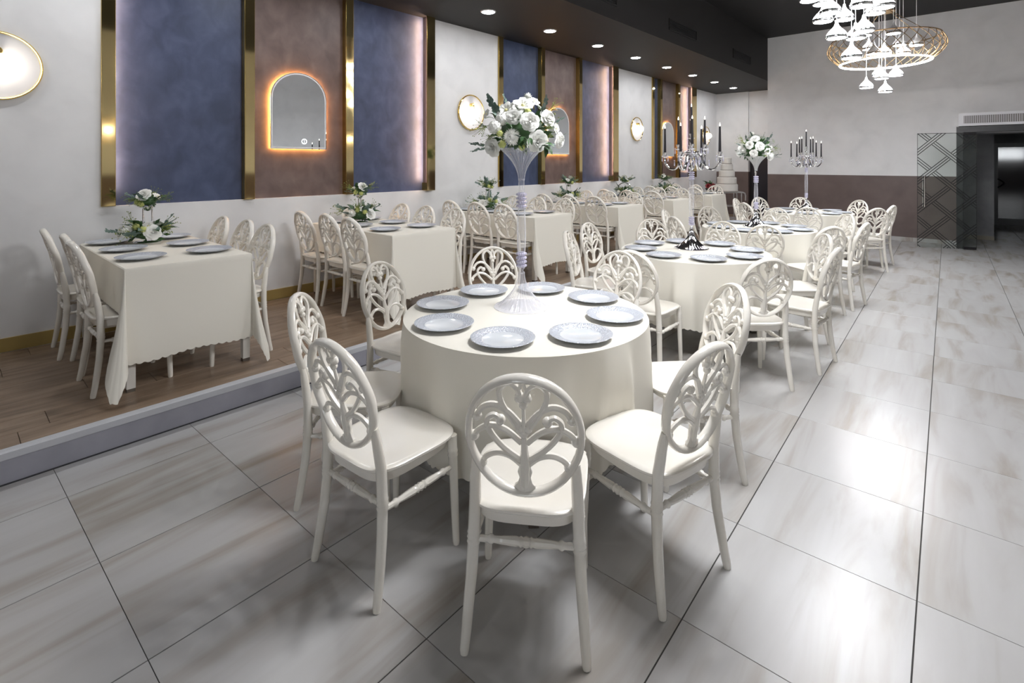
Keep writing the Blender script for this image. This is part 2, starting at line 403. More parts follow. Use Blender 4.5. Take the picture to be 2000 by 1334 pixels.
# ---- round wall lamps
def sconce(yc, label, x=XW, rz=0., name='wall_sconce'):
    t = thing(name, label, 'wall lamp', (x, yc, 2.24), rz, 'round gold-rimmed wall lamps')
    rot = Matrix.Rotation(pi / 2, 4, 'Y')
    def L(name, m, ma):
        me = m.mesh(name, ma); me.transform(rot); return link(name, me, t)
    m = MB(); m.lathe([(.001, .012), (.12, .013), (.20, .017), (.238, .026), (.238, .0), (.001, 0)], 48, cap=False); L('back_disc', m, M_ACW)
    m = MB(); m.tube([(.242 * cos(a), .242 * sin(a), .022) for a in [2 * pi * k / 48 for k in range(48)]], .0095, 8, closed=True, sx=1.7); L('gold_rim', m, M_BRASS)
    m = MB(); m.lathe([(.03, .0), (.03, .05), (.026, .056), (.001, .057)], 20, o=(-.10, 0, .015)); L('brass_cap', m, M_BRASS)
    m = MB(); m.tube([(-.10, 0, .05), (-.085, 0, .075), (-.05, 0, .085)], .012, 10); L('lamp_holder', m, M_BRASS)
    m = MB(); m.ball((.0, 0, .085), .085, 20, 12); L('glass_globe', m, M_GLOBE)
    m = MB(); m.ball((.0, 0, .085), .04, 12, 8, sc=(1.25, 1, 1)); L('bulb', m, E_SCON)
sconce(.288, 'glowing round gold-rimmed wall lamp on plain plaster, farthest from the cake')
sconce(5.0, 'glowing round gold-rimmed wall lamp between the first wide and middle panel groups')
sconce(9.77, 'glowing round gold-rimmed wall lamp between the middle and narrow panel groups')
sconce(13.50, 'glowing round gold-rimmed wall lamp between the narrow panel group and the corner')

sconce(2.45, 'round gold-rimmed wall lamp on the opposite wall, farther from the entrance', XR, pi, 'wall_sconce_offscreen')
sconce(8.2, 'round gold-rimmed wall lamp on the opposite wall, nearer the entrance', XR, pi, 'wall_sconce_offscreen')
# ---- recessed downlights
dm = MB(); dm.lathe([(.001, -.004), (.078, -.004)], 28, cap=False); me_dd = dm.mesh('diffuser', E_DOWN)
dm = MB(); dm.lathe([(.078, -.004), (.080, -.010), (.094, -.008), (.098, 0)], 28, cap=False); me_dr = dm.mesh('bezel', M_ACW)
ORD = ['first', 'second', 'third', 'fourth', 'fifth', 'sixth', 'seventh', 'eighth', 'ninth', 'tenth', 'eleventh', 'twelfth', 'thirteenth', 'fourteenth']
for k in range(12):
    yy = 13.326 - 1.25 * k
    t = thing('downlight' if k < 8 else 'downlight_offscreen', 'round white recessed downlight in black soffit, %s from the cake end wall' % ORD[k], 'downlight', (-4.50, yy, ZS), 0, 'downlights in the soffit')
    link('diffuser', me_dd, t); link('bezel', me_dr, t)

# ---- soffit vents
vm = MB(); vm.box(-.004, .016, -.53, .53, 0, .018); vm.box(-.004, .016, -.53, .53, .162, .18); vm.box(-.004, .016, -.53, -.512, .018, .162); vm.box(-.004, .016, .512, .53, .018, .162)
me_vf = vm.mesh('vent_frame', M_SOFF, False)
vm = MB(); vm.box(-.004, .003, -.512, .512, .018, .162); me_vb = vm.mesh('vent_back', M_VENT, False)
vm = MB(); vm.box(.002, .012, -.512, .512, 0, .004); me_vs = vm.mesh('slat', M_VENT, False)
for yy, lb in ((5.48, 'farthest from the end wall'), (8.11, 'between the two other vents'), (10.96, 'nearest the end wall')):
    t = thing('air_vent', 'black slotted air vent in the soffit side, ' + lb, 'vent', (XF, yy, 3.60), 0, 'soffit air vents')
    link('vent_frame', me_vf, t); link('vent_back', me_vb, t)
    for k in range(6): link('slat', me_vs, t, (0, 0, .03 + .022 * k))

# ---- portal, glass door, corridor
pt = MB(); pt.box(-.24, -.15, 12.22, YE, 0, 2.18); pt.box(1.36, 1.45, 12.22, YE, 0, 2.18); pt.box(-.15, 1.36, 12.22, 12.34, 2.08, 2.18)
door1 = struct('door_1', pt, M_BLACK)
link('header_panel', one('box', -.15, 1.36, 12.34, YE + .2, 2.06, 2.16).mesh('header_panel', M_GREY, False), door1)
ac = thing('air_curtain', 'white air curtain with grey louvres over the entrance', 'air curtain', (-.21, 12.20, 2.19))
link('casing', one('box', 0, 1.62, 0, YE - 12.20, 0, .225).mesh('casing', M_ACW, False), ac)
link('louvre_recess', one('box', .07, 1.55, -.003, .0, .045, .18).mesh('louvre_recess', M_ACG, False), ac)
lm = one('box', -.006, .006, -.012, 0, .047, .178).mesh('louvre', M_ACW, False); 
for k in range(52): link('louvre', lm, ac, (.085 + k * .0278, 0, 0), 0, sc=(.55, 1, 1))
A_, B_ = Vector((-.775, 11.90, 0)), Vector((.03, 12.185, 0))
DL = (B_ - A_).length
gd = thing('glass_door', 'clear glass swing door with black woven line pattern, standing open by the entrance', 'door', A_, atan2(B_.y - A_.y, B_.x - A_.x))
link('glass_pane', one('box', 0, DL, -.005, .005, .008, 2.07).mesh('glass_pane', M_GLASS, False), gd)
# line pattern: two families of triple diagonals woven over each other, clipped to the pane
pm = MB()
def seg(x0, z0, x1, z1, wd=.0115):
    # clip to pane
    t0, t1 = 0., 1.; dx, dz = x1 - x0, z1 - z0
    for p_, q_ in ((-dx, x0 - .004), (dx, DL - .004 - x0), (-dz, z0 - .012), (dz, 2.066 - z0)):
        if abs(p_) < 1e-9:
            if q_ < 0: return
        else:
            r_ = q_ / p_
            if p_ < 0: t0 = max(t0, r_)
            else: t1 = min(t1, r_)
    if t0 >= t1: return
    a = Vector((x0 + dx * t0, 0, z0 + dz * t0)); b_ = Vector((x0 + dx * t1, 0, z0 + dz * t1))
    d = (b_ - a).normalized(); nn = Vector((-d.z, 0, d.x)) * wd / 2
    pm.add([(a + nn) + Vector((0, -.0066, 0)), (a - nn) + Vector((0, -.0066, 0)), (b_ - nn) + Vector((0, -.0066, 0)), (b_ + nn) + Vector((0, -.0066, 0))], [(0, 1, 2, 3)])
CELL, SL = .53, .95                     # vertical period, slope dz/dx
HW = .052
for fam in (0, 1):
    sgn = 1 if fam == 0 else -1
    for k in range(-3, 8):
        zb = k * CELL + (.13 if fam == 0 else .0)
        for off in (-HW, 0, HW):
            z_at = lambda x: zb + off + sgn * SL * x
            # weave: break at every second crossing
            xs = []
            for kk in range(-8, 14):
                zo = kk * CELL + (.0 if fam == 0 else .13)
                xc = (zo - zb - off) / (2 * SL * sgn)
                if -.3 < xc < DL + .3: xs.append((xc, kk))
            xs.sort(); gaps = []
            for xc, kk in xs:
                if (k + kk + fam) % 2 == 0: gaps.append((xc - HW / SL * .62, xc + HW / SL * .62))
            x = -.2
            for g0, g1 in gaps + [(DL + .2, 0)]:
                if g0 > x: seg(x, z_at(x), g0, z_at(g0))
                x = g1
seg(0, 2.063, DL, 2.063, .008); seg(.004, .02, .004, 2.06, .006); seg(DL - .005, .02, DL - .005, 2.06, .006)
link('line_pattern', pm.mesh('line_pattern', M_BLACK, False), gd)
hm = MB()
for s_ in (-1, 1):
    hm.tube([(.10, s_ * .045, .74), (.10, s_ * .045, 1.30)], .011, 10)
    for z in (.80, 1.24): hm.tube([(.10, 0, z), (.10, s_ * .045, z)], .007, 8)
link('pull_handle', hm.mesh('pull_handle', M_CHROME), gd)
link('floor_hinge', one('box', DL - .19, DL - .01, -.016, .016, .008, .05).mesh('floor_hinge', M_BLACK, False), gd)
link('patch_fitting', one('box', DL - .19, DL - .01, -.016, .016, 2.03, 2.075).mesh('patch_fitting', M_BLACK, False), gd)
cw = MB(); cw.box(-1.4, .29, 13.95, YD + .3, 0, 2.8); struct('wall_corridor', cw, M_GREY)
struct('baseboard_corridor', one('box', -1.4, .295, 13.94, 13.95, 0, .08), mat('beige_skirting', (.30, .27, .22), .4))
cw = MB(); cw.box(.29, .37, YD, YD + .3, 0, 2.8); cw.box(.37, 2.6, YD, YD + .3, 2.02, 2.8); cw.box(2.0, 2.6, YD, YD + .3, 0, 2.02); struct('wall_corridor_end', cw, M_GREY)
struct('wall_corridor_right', one('box', 1.9, 2.1, YE + .2, YD + .3, 0, 2.8), M_GREY)
struct('wall_corridor_near', one('box', -1.5, -1.4, YE + .2, 13.95, 0, 2.8), M_GREY)
struct('ceiling_corridor', one('box', -1.5, 2.6, YE + .2, YD + .3, 2.8, 2.9), M_ACW)
df = MB(); df.box(.37, .44, YD - .03, YD + .06, 0, 2.02); df.box(1.93, 2.0, YD - .03, YD + .06, 0, 2.02); df.box(.44, 1.93, YD - .03, YD + .06, 1.92, 2.02); df.box(.44, 1.93, YD - .03, YD + .06, 0, .16)
door2 = struct('door_2', df, M_BLACK)
link('glass_pane', one('box', .44, 1.93, YD, YD + .02, .16, 1.92).mesh('glass_pane', M_DGLASS, False), door2)
hm = MB(); hm.tube([(.43 + .0 + .11 * sin(pi * k / 10), YD - .05, .92 + .22 * k / 10) for k in range(11)], .018, 8); link('pull_handle', hm.mesh('pull_handle', M_BLACK), door2)

# ================================================================== CHAIRS
def interp(tab, z):
    for (a, x), (b_, y) in zip(tab, tab[1:]):
        if z <= b_:
            t = max(0, (z - a) / (b_ - a)); t = t * t * (3 - 2 * t) * .35 + t * .65
            return x + (y - x) * t
    return tab[-1][1]
YT = [(0, -.200), (.10, -.182), (.22, -.166), (.34, -.158), (.46, -.160), (.58, -.178), (.70, -.205), (.82, -.236), (.93, -.268)]
XT = [(0, .190), (.10, .183), (.22, .174), (.34, .168), (.46, .163), (.58, .158), (.66, .158)]
OZ, OH, OW = .704, .208, .184
def bpt(x, y, d=0.):                      # unit oval coordinates -> chair space on the leaning back
    z = OZ + OH * y
    yy = interp(YT, z)
    return (OW * x, yy + d - .012 * (1 - x * x), z)
ch = {}
m = MB()
m.tube([bpt(.945 * cos(a), .945 * sin(a)) for a in [2 * pi * k / 56 for k in range(56)]], .0115, 10, closed=True, sx=1.62, sy=1.0, up=(0, 1, 0))
ch['back_frame'] = m.mesh('back_frame', M_CHAIR)
def smooth_path(p, n=4):
    P = [Vector((*q, 0)) if len(q) == 2 else Vector(q) for q in p]; out = []
    for i in range(len(P) - 1):
        p0 = P[max(i - 1, 0)]; p1 = P[i]; p2 = P[i + 1]; p3 = P[min(i + 2, len(P) - 1)]
        for k in range(n):
            t = k / n
            out.append(.5 * ((2 * p1) + (p2 - p0) * t + (2 * p0 - 5 * p1 + 4 * p2 - p3) * t * t + (3 * p1 - p0 - 3 * p2 + p3) * t ** 3))
    out.append(P[-1]); return out
curves = [
    [(0, -.02), (.20, .26), (.37, .54), (.38, .74), (.24, .85), (.09, .77), (.05, .62)],          # upper heart
    [(.06, .17), (.26, .38), (.48, .48), (.68, .42), (.79, .27)],                                   # upper arch
    [(0, -.46), (.34, -.24), (.58, .02), (.62, .20), (.50, .30), (.39, .23)],                       # big heart lobe
    [(.05, -.13), (.30, .06), (.56, .12), (.76, .03), (.86, -.08)],                                 # middle arch
    [(.04, -.52), (.24, -.37), (.46, -.33), (.64, -.40), (.74, -.52)],                              # lower arch
]
m = MB()
for sg in (-1, 1):
    for ci, c in enumerate(curves):
        pts = smooth_path([(x * sg, y) for x, y in c], 4)
        m.tube([bpt(p.x, p.y, .004) for p in pts], 0.0100, 6, sx=1.0, sy=.95, up=(0, 1, 0))
        e = c[-1]; m.ball(bpt(e[0] * sg, e[1], .004), 0.0165, 8, 6)
    m.ball(bpt(.075 * sg, .60, .005), .013, 8, 6); m.ball(bpt(.07 * sg, .10, .004), .014, 8, 6)
    m.tube([bpt(.05 * sg, .77, 0), bpt(.0, .93, 0)], .006, 6, up=(0, 1, 0))
m.ball(bpt(0, .50, .005), .014, 8, 6); m.ball(bpt(0, .02, .004), .015, 8, 6)
m.tube([bpt(0, y, .004) for y in (-.95, -.75, -.5, -.25, 0, .25, .5)], [.016, .016, .019, .011, .009, .007, .006], 8, up=(0, 1, 0))
m.tube([bpt(0, y, .004) for y in (-.93, -.84, -.80, -.72, -.62, -.52, -.46)], [.034, .034, .024, .018, .024, .017, .012], 10, sx=.45, up=(0, 1, 0))
ch['back_scrollwork'] = m.mesh('back_scrollwork', M_CHAIR)
for sg in (-1, 1):
    zs = [0, .012, .06, .14, .22, .29, .318, .325, .333, .34, .348, .356, .364, .40, .46, .52, .57, .61]
    rr = [.0135, .0155, .0165, .0178, .0185, .0192, .0195, .0222, .0195, .0225, .0195, .0218, .0195, .0195, .0195, .0188, .017, .012]
    m = MB(); m.tube([(sg * interp(XT, z), interp(YT, z), z) for z in zs], rr, 10, up=(0, 1, 0)); ch['rear_leg%d' % sg] = m.mesh('leg', M_CHAIR)
    zs = [0, .012, .10, .22, .33, .355, .362, .37, .378, .386, .42, .44]
    rr = [.0125, .0145, .0158, .0172, .0185, .019, .022, .019, .022, .019, .0195, .0195]
    m = MB(); m.tube([(sg * (.185 - .012 * min(1, z / .44)), .196 - .012 * z / .44, z) for z in zs], rr, 10, up=(0, 1, 0)); ch['front_leg%d' % sg] = m.mesh('leg', M_CHAIR)
def turned(m, a, b_):
    a, b_ = Vector(a), Vector(b_)
    t = [0, .10, .13, .15, .17, .19, .28, .40, .43, .45, .47, .50, .53, .55, .57, .60, .72, .81, .83, .85, .87, .90, 1.0]
    r = [.0095, .0105, .0105, .0145, .0145, .0105, .0125, .0145, .013, .0165, .013, .017, .013, .0165, .013, .0145, .0125, .0105, .0145, .0145, .0105, .0105, .0095]
    m.tube([a.lerp(b_, x) for x in t], r, 8)
m = MB(); turned(m, (-.165, -.158, .335), (.165, -.158, .335)); ch['stretcher0'] = m.mesh('stretcher', M_CHAIR)
for sg in (-1, 1):
    m = MB(); turned(m, (sg * .168, -.155, .315), (sg * .174, .186, .315)); ch['stretcher%d' % (sg + 2)] = m.mesh('stretcher', M_CHAIR)
# seat: rounded trapezoid with a thin lip and a skirt that deepens to the rear
loop = []
NS = 48
for k in range(NS):
    a = 2 * pi * k / NS; c_, s_ = cos(a), sin(a)
    ex = 2 / 4.2
    x = abs(c_) ** ex * (1 if c_ > 0 else -1); y = abs(s_) ** ex * (1 if s_ > 0 else -1)
    hw = .182 + .024 * (y * .5 + .5)
    loop.append((x * hw, .012 + y * .205 + (.018 * (1 - x * x) if y > 0 else 0.)))
m = MB(); vs_, fs_ = [], []
levels = [(.25, .4505), (.6, .4515), (.88, .4555), (.965, .456), (1.0, .451), (1.0, .443), (.97, .438), (.93, .436), (.90, None), (.86, None)]
for sc_, z in levels:
    for x, y in loop:
        zz = z if z is not None else (.412 - .012 * (1 if y < 0 else max(0, 1 - y / .2)) if sc_ > .88 else .428)
        vs_.append((x * sc_, .012 + (y - .012) * sc_, zz))
nl = len(levels)
for i in range(nl - 1):
    for k in range(NS): fs_.append((i * NS + k, (i + 1) * NS + k, (i + 1) * NS + (k + 1) % NS, i * NS + (k + 1) % NS))
fs_.append(tuple(range(NS))); fs_.append(tuple((nl - 1) * NS + k for k in range(NS - 1, -1, -1)))
m.add(vs_, fs_); ch['seat'] = m.mesh('seat', M_CHAIR)
def chair(x, y, z, rz, label, group):
    t = thing('dining_chair', label, 'chair', (x, y, z), rz, group)
    link('seat', ch['seat'], t); link('back_frame', ch['back_frame'], t); link('back_scrollwork', ch['back_scrollwork'], t)
    for k in ('rear_leg-1', 'rear_leg1', 'front_leg-1', 'front_leg1'): link('leg', ch[k], t)
    for k in ('stretcher0', 'stretcher1', 'stretcher3'): link('stretcher', ch[k], t)
    return t

# ================================================================== PLATES
m = MB()
m.lathe([(.001, .006), (.085, .006), (.094, .010)], 40, cap=False, mi=0)
m.lathe([(.094, .010), (.105, .013), (.128, .019), (.141, .0225), (.1435, .0215), (.141, .0195), (.10, .006), (.07, .0), (.001, .0)], 40, flute=40, fa=.0045, cap=False, mi=1)
me_plate = m.mesh('plate', [M_PLATE, M_RIM])
def plate(x, y, z, label, group):
    return tag(link('charger_plate', me_plate, None, (x, y, z), random.uniform(0, 6)), label, 'plate', group)

# ================================================================== TABLES AND CLOTHS
TH = .745
def leg_mesh(h, x0, y0, s=.045):
    m = MB(); m.box(-s / 2, s / 2, -s / 2, s / 2, .02, h); m.box(-s / 2 + .001, s / 2 - .001, -s / 2 + .001, s / 2 - .001, 0, .02, 1)
    return m.mesh('leg', [M_LEGW, M_LEGD], False)
me_leg = leg_mesh(TH - .03, 0, 0)
RT = .625
m = MB(); m.lathe([(.001, TH - .03), (RT - .006, TH - .03), (RT - .006, TH - .004), (.001, TH - .004)], 48, cap=False); me_rtop = m.mesh('table_top', M_LEGW)
def scallop(s_arc, p=.046): return .010 * abs(sin(pi * s_arc / p))
def seat_limits(seats, NP):               # nearest seat edge seen from the table centre, per direction
    lim = [9.] * NP
    for sx_, sy_, rz_ in seats:
        c_, q_ = cos(rz_), sin(rz_); poly = [(sx_ + x * c_ - y * q_, sy_ + x * q_ + y * c_) for x, y in loop]
        for (ax, ay), (bx_, by_) in zip(poly, poly[1:] + poly[:1]):
            a0, a1 = atan2(ay, ax), atan2(by_, bx_); d = (a1 - a0 + pi) % (2 * pi) - pi
            r0, r1 = hypot(ax, ay), hypot(bx_, by_); n_ = max(2, int(abs(d) / (2 * pi) * NP) * 2 + 2)
            for k in range(n_ + 1):
                i = int(round((a0 + d * k / n_) / (2 * pi) * NP)) % NP; lim[i] = min(lim[i], r0 + (r1 - r0) * k / n_)
    st = 2 * pi / NP * RT * 2.2
    for _ in range(2):
        for i in range(NP): lim[i] = min(lim[i], lim[i - 1] + st)
        for i in range(NP - 1, -1, -1): lim[i] = min(lim[i], lim[(i + 1) % NP] + st)
    return lim
def round_cloth(seed, seats):
    rnd = random.Random(seed); NP = 420; lim = seat_limits(seats, NP)
    fol = [(k, rnd.uniform(.4, 1.0), rnd.uniform(0, 6.28)) for k in (7, 9, 11, 13, 16)]
    nrm = sum(a for _, a, _ in fol)
    vs_, fs_ = [(0, 0, TH + .001)], []
    S = [(.5, 0, 0), (.93, 0, 0), (.985, 0, .0), (1.0, 0.004, .02)] + [(1.0, u, u) for u in (.05, .1, .18, .27, .37, .48, .6, .72, .84, .93, 1.0)]
    drop = .515
    for r_, u, f in S:
        for k in range(NP):
            a = 2 * pi * k / NP
            fo = sum(A * sin(kk * a + ph) for kk, A, ph in fol) / nrm * 1.7
            fo = math.tanh(fo * 1.6)
            env = min(1, u * 1.7) ** 1.1
            rr = RT * r_ + (.008 if u > 0 else 0) + env * (0.026 + .036 * fo)
            z = TH + .001 - drop * u - (scallop(a * .68) if u == 1.0 else 0) + (.018 * fo * u if u > 0 else 0)
            if u > 0:                      # seats pushed in under the edge press the hanging cloth inwards
                f_ = max(0., min(1., (TH - z) / (TH - .475))); f_ = f_ * (.4 + .6 * f_); tgt = lim[k] + .004
                if tgt < rr: rr += (tgt - rr) * f_
            vs_.append((rr * cos(a), rr * sin(a), z))
    for k in range(NP): fs_.append((0, 1 + k, 1 + (k + 1) % NP))
    for i in range(len(S) - 1):
        o = 1 + i * NP
        for k in range(NP): fs_.append((o + k, o + NP + k, o + NP + (k + 1) % NP, o + (k + 1) % NP))
    m = MB(); m.add(vs_, fs_); me = m.mesh('tablecloth', M_CLOTH); return me
def cdir(phi):
    phi = (phi + 180) % 360 - 180
    dirs = [(-90, 'side away from end wall'), (-45, 'aisle side away from end wall'), (0, 'aisle side'), (45, 'aisle side toward end wall'), (90, 'side toward end wall'),
            (135, 'platform side toward end wall'), (180, 'platform side'), (-135, 'platform side away from end wall')]
    return min(dirs, key=lambda d: abs((phi - d[0] + 180) % 360 - 180))[1]
def spread(phis):                       # one direction phrase each, best cyclic match
    base = [-180 + 45 * k for k in range(8)]; order = sorted(range(8), key=lambda i: (phis[i] + 180) % 360)
    best = min(range(8), key=lambda s_: sum(abs((phis[order[i]] - base[(i + s_) % 8] + 180) % 360 - 180) for i in range(8)))
    out = [None] * 8
    for i in range(8): out[order[i]] = cdir(base[(i + best) % 8])
    return out
RTAB = [((-1.77, 2.08), 'clear vase table', [(-168, .80), (-121.4, .870, -14), None, None, None, (34.3, .825, 15.7), (95, .90), (143, .87)], 11),
        ((-1.88, 4.54), 'candelabra table between the vases', [(180, .87), (-140, .88, -20), (-88, .95), (-45, .98), (-5, .87), (37, .87), (96, .81), (136, .87)], 12),
        ((-1.97, 6.68), 'chrome vase table', [(-170, .87), (-125, .87), (-70, .86), (-40, .95), (-9, .88), (44, .87), (94, .87), (141, .87)], 13),
        ((-2.00, 9.38), 'end-wall candelabra table', [(180, .87), (-128, .87), (-78, .9), (-30, .95, -16), (6, .86, -20), (60, .87), (108, .87), (146, .87)], 14)]
# directly measured chairs at the nearest table: rear-leg midpoint and facing vector
EXACT = [((-1.710, .989), (-.029, .389)), ((-1.032, 1.209), (-.232, .340)), ((-.739, 1.815), (-.401, .091))]
for ti, ((tx, ty), desc, chairs, seed) in enumerate(RTAB):
    t = thing('round_table', 'white round banquet table under the cloth, the ' + desc, 'table', (tx, ty, 0), 0, 'round banquet tables')
    link('table_top', me_rtop, t)
    for k in range(4):
        a = radians(-46 + 90 * k); link('leg', me_leg, t, (.545 * cos(a), .545 * sin(a), 0), a)
    seats = []
    ex = list(EXACT); names = spread([c[0] if c else d for c, d in zip(chairs, (0, 0, -87, -50, -14, 0, 0, 0))])
    for ci, c in enumerate(chairs):
        if c is None:
            (rx, ry), (fx, fy) = ex.pop(0); L_ = hypot(fx, fy); fx /= L_; fy /= L_
            x, y = rx + fx * .20, ry + fy * .20; rz = atan2(fy, fx) - pi / 2; phi = math.degrees(atan2(y - ty, x - tx))
        else:
            phi, r = c[:2]; a = radians(phi); x, y = tx + r * cos(a), ty + r * sin(a); rz = a + pi / 2 + (radians(c[2]) if len(c) > 2 else 0)
        seats.append((x - tx, y - ty, rz))
        chair(x, y, 0, rz, 'pearl oval-back chair at the %s, %s' % (desc, names[ci]), 'chairs around the round tables')
    tag(link('tablecloth', round_cloth(seed, seats), None, (tx, ty, 0), 0), 'cream scalloped round cloth draped over the ' + desc, 'tablecloth', 'round tablecloths')
    p0 = -62 if ti == 0 else -62 + 9 * ti
    pn = spread([p0 + 45 * k for k in range(8)])
    for k in range(8):
        phi = p0 + 45 * k; a = radians(phi); r = .465
        plate(tx + r * cos(a), ty + r * sin(a), TH + .002, 'glitter-rimmed plate on the %s, %s' % (desc, pn[k]), 'plates on the round tables')

# rectangular tables on the platform
X0, X1, HWD = -5.20, -3.775, .36          # wall end, aisle end, half width
ZT = ZP + TH
def rect_cloth(seed):
    rnd = random.Random(seed); a_, b_, sh = .565, .56, .275
    rows = []                               # (px, py, dirx, diry, length, flare)
    L_ = X1 - X0; cx = (X0 + X1) / 2
    per = []
    def side(p, q, nx, ny, n, fn):
        for k in range(n): s = k / n; per.append((p[0] + (q[0] - p[0]) * s, p[1] + (q[1] - p[1]) * s, nx, ny, fn(s), 0.03))
    def corner(px, py, a0, a1, n, fnL, bias, fk=.36):
        for k in range(n):
            s = k / n; th = s * pi / 2
            ang = a0 + (a1 - a0) * (s if bias is None else bias(s))
            per.append((px, py, cos(ang), sin(ang), fnL(th), 0.03 + fk * sin(2 * th) if fnL(th) > .4 else .03 + .1 * sin(2 * th)))
    hx = L_ / 2
    # front side (+x): from y=-HWD to +HWD ; local coords centred
    side((hx, -HWD), (hx, HWD), 1, 0, 90, lambda s: a_ + .008 * sin(s * 9))
    def Lc(th): return min(a_ / max(cos(th), 1e-3), b_ / max(sin(th), 1e-3), .74)
    def blend(th): 
        e = max(0, (th - radians(62)) / radians(28)); e = e * e * (3 - 2 * e)
        return Lc(th) * (1 - e) + sh * e
    corner(hx, HWD, 0, pi / 2, 60, blend, lambda s: s ** 1.9, .17)
    side((hx, HWD), (-hx, HWD), 0, 1, 80, lambda s: sh)
    corner(-hx, HWD, pi / 2, pi, 10, lambda th: sh, None)
    side((-hx, HWD), (-hx, -HWD), -1, 0, 30, lambda s: sh)
    corner(-hx, -HWD, pi, 1.5 * pi, 10, lambda th: sh, None)
    side((-hx, -HWD), (hx, -HWD), 0, -1, 80, lambda s: sh)
    corner(hx, -HWD, 1.5 * pi, 2 * pi, 60, lambda th: blend(pi / 2 - th), lambda s: 1 - (1 - s) ** 1.9, .27)
    N = len(per); vs_, fs_ = [], []
    U = [-.06, 0, .02, .06, .14, .25, .38, .52, .66, .8, .92, 1.0]
    arc = 0
    for i, u in enumerate(U):
        arc = 0; prev = None
        for (px, py, dx, dy, L2, fl) in per:
            if u <= 0:
                k = 1 + u * .8 if u < 0 else 1
                p = (px * k, py * k, TH + .001)
            else:
                le = L2 * u
                e = min(1, u * 6); f2 = fl * (.35 + .65 * u)
                hor = .006 + le * f2; ver = le * sqrt(max(.05, 1 - f2 * f2))
                p = (px + dx * hor, py + dy * hor, TH + .001 - ver)
                if u == 1.0:
                    if prev: arc += hypot(hypot(p[0] - prev[0], p[1] - prev[1]), p[2] - prev[2])
                    prev = p
                    p = (p[0], p[1], p[2] - scallop(arc))
            vs_.append(p)
    ct = len(vs_); vs_.append((0, 0, TH + .001))
    for k in range(N): fs_.append((ct, k, (k + 1) % N))
    for i in range(len(U) - 1):
        for k in range(N): fs_.append((i * N + k, (i + 1) * N + k, (i + 1) * N + (k + 1) % N, i * N + (k + 1) % N))
    m = MB(); m.add(vs_, fs_); return m.mesh('tablecloth', M_CLOTH)
me_rcloth = rect_cloth(3)
m = MB(); m.box(-(X1 - X0) / 2 + .005, (X1 - X0) / 2 - .005, -HWD + .005, HWD - .005, TH - .03, TH - .004); me_ptop = m.mesh('table_top', M_LEGW, False)
PT = [(1.11, 'sixth'), (3.01, 'fifth'), (4.96, 'fourth'), (6.83, 'third'), (8.62, 'second'), (10.34, 'first')]
for ti, (yc, o_) in enumerate(PT):
    xc = (X0 + X1) / 2
    desc = '%s platform table from the cake' % o_
    t = thing('platform_table', 'white rectangular table under the cloth, the ' + desc, 'table', (xc, yc, ZP), 0, 'rectangular tables on the platform')
    link('table_top', me_ptop, t)
    for sx_ in (-1, 1):
        for sy_ in (-1, 1): link('leg', me_leg, t, (sx_ * ((X1 - X0) / 2 - .024), sy_ * (HWD - .030), 0))
    tag(link('tablecloth', me_rcloth, None, (xc, yc, ZP)), 'cream scalloped rectangular cloth hanging over the ' + desc, 'tablecloth', 'rectangular tablecloths')
    for k, (xx, pos) in enumerate(((-4.94, 'wall end'), (-4.49, 'middle'), (-4.04, 'aisle end'))):
        j = lambda s=.02: random.uniform(-s, s)
        chair(xx + j(.006), yc - .345 + j(.025) if ti else (.775, .828, .805)[k], ZP, j(.03), 'pearl oval-back chair facing the cake, %s platform table from it, %s' % (o_, pos), 'chairs at the platform tables')
        chair(xx + j(.006), yc + .335 + j(.025), ZP, pi + j(.03), 'pearl oval-back chair facing away from the cake, %s platform table from it, %s' % (o_, pos), 'chairs at the platform tables')
        px_ = (-5.05, -4.57, -4.10)[k]
        plate(px_, yc - (.213 if k == 0 else .21), ZT + .002, 'silver-blue plate, far-from-cake side, %s of the %s' % (pos, desc), 'plates on the platform tables')
        plate(px_ + (.03 if k else 0), yc + (.213 if k == 0 else .19), ZT + .002, 'silver-blue plate, cake-facing side, %s of the %s' % (pos, desc), 'plates on the platform tables')

# ================================================================== FLOWERS
def petal_patch(m, th0, hw, r0, r1, z0, z1, curl, na=4, nb=4, mi=0, tipround=.22, wob=0.):
    vs_, fs_ = [], []
    for ib in range(nb + 1):
        for ia in range(na + 1):
            a = -1 + 2 * ia / na; b_ = ib / nb
            be = b_ * (1 - tipround * a * a * b_)
            wa_ = hw * (.35 + .65 * sin(min(1., be * 1.25) * pi / 2))
            r = r0 + (r1 - r0) * be; z = z0 + (z1 - z0) * sin(be * pi / 2) - curl * be ** 4 + wob * sin(a * 5 + th0 * 3) * be
            rr = r * (1 - .10 * a * a * (1 if curl < .1 else -.5))
            vs_.append((rr * cos(th0 + a * wa_), rr * sin(th0 + a * wa_), z))
    for ib in range(nb):
        for ia in range(na):
            i = ib * (na + 1) + ia; fs_.append((i, i + 1, i + na + 2, i + na + 1))
    m.add(vs_, fs_, mi)
def rose(seed):
    r = random.Random(seed); m = MB()
    for li, (n_, r1, z1, hw, cu) in enumerate([(3, .20, .66, 1.1, 0), (4, .34, .68, .85, 0), (5, .52, .64, .75, .02), (6, .74, .54, .66, .08), (7, 1.0, .36, .56, .14)]):
        for k in range(n_):
            petal_patch(m, 2 * pi * (k + r.uniform(-.12, .12)) / n_ + li * .7, hw, .06, r1 * r.uniform(.94, 1.05), -.1, z1 * r.uniform(.93, 1.05), cu, wob=.025)
    m.ball((0, 0, .45), .14, 8, 5)
    m.lathe([(.02, -.25), (.16, -.15), (.28, -.02)], 8, cap=False)
    return m.mesh('rose', M_PETAL)
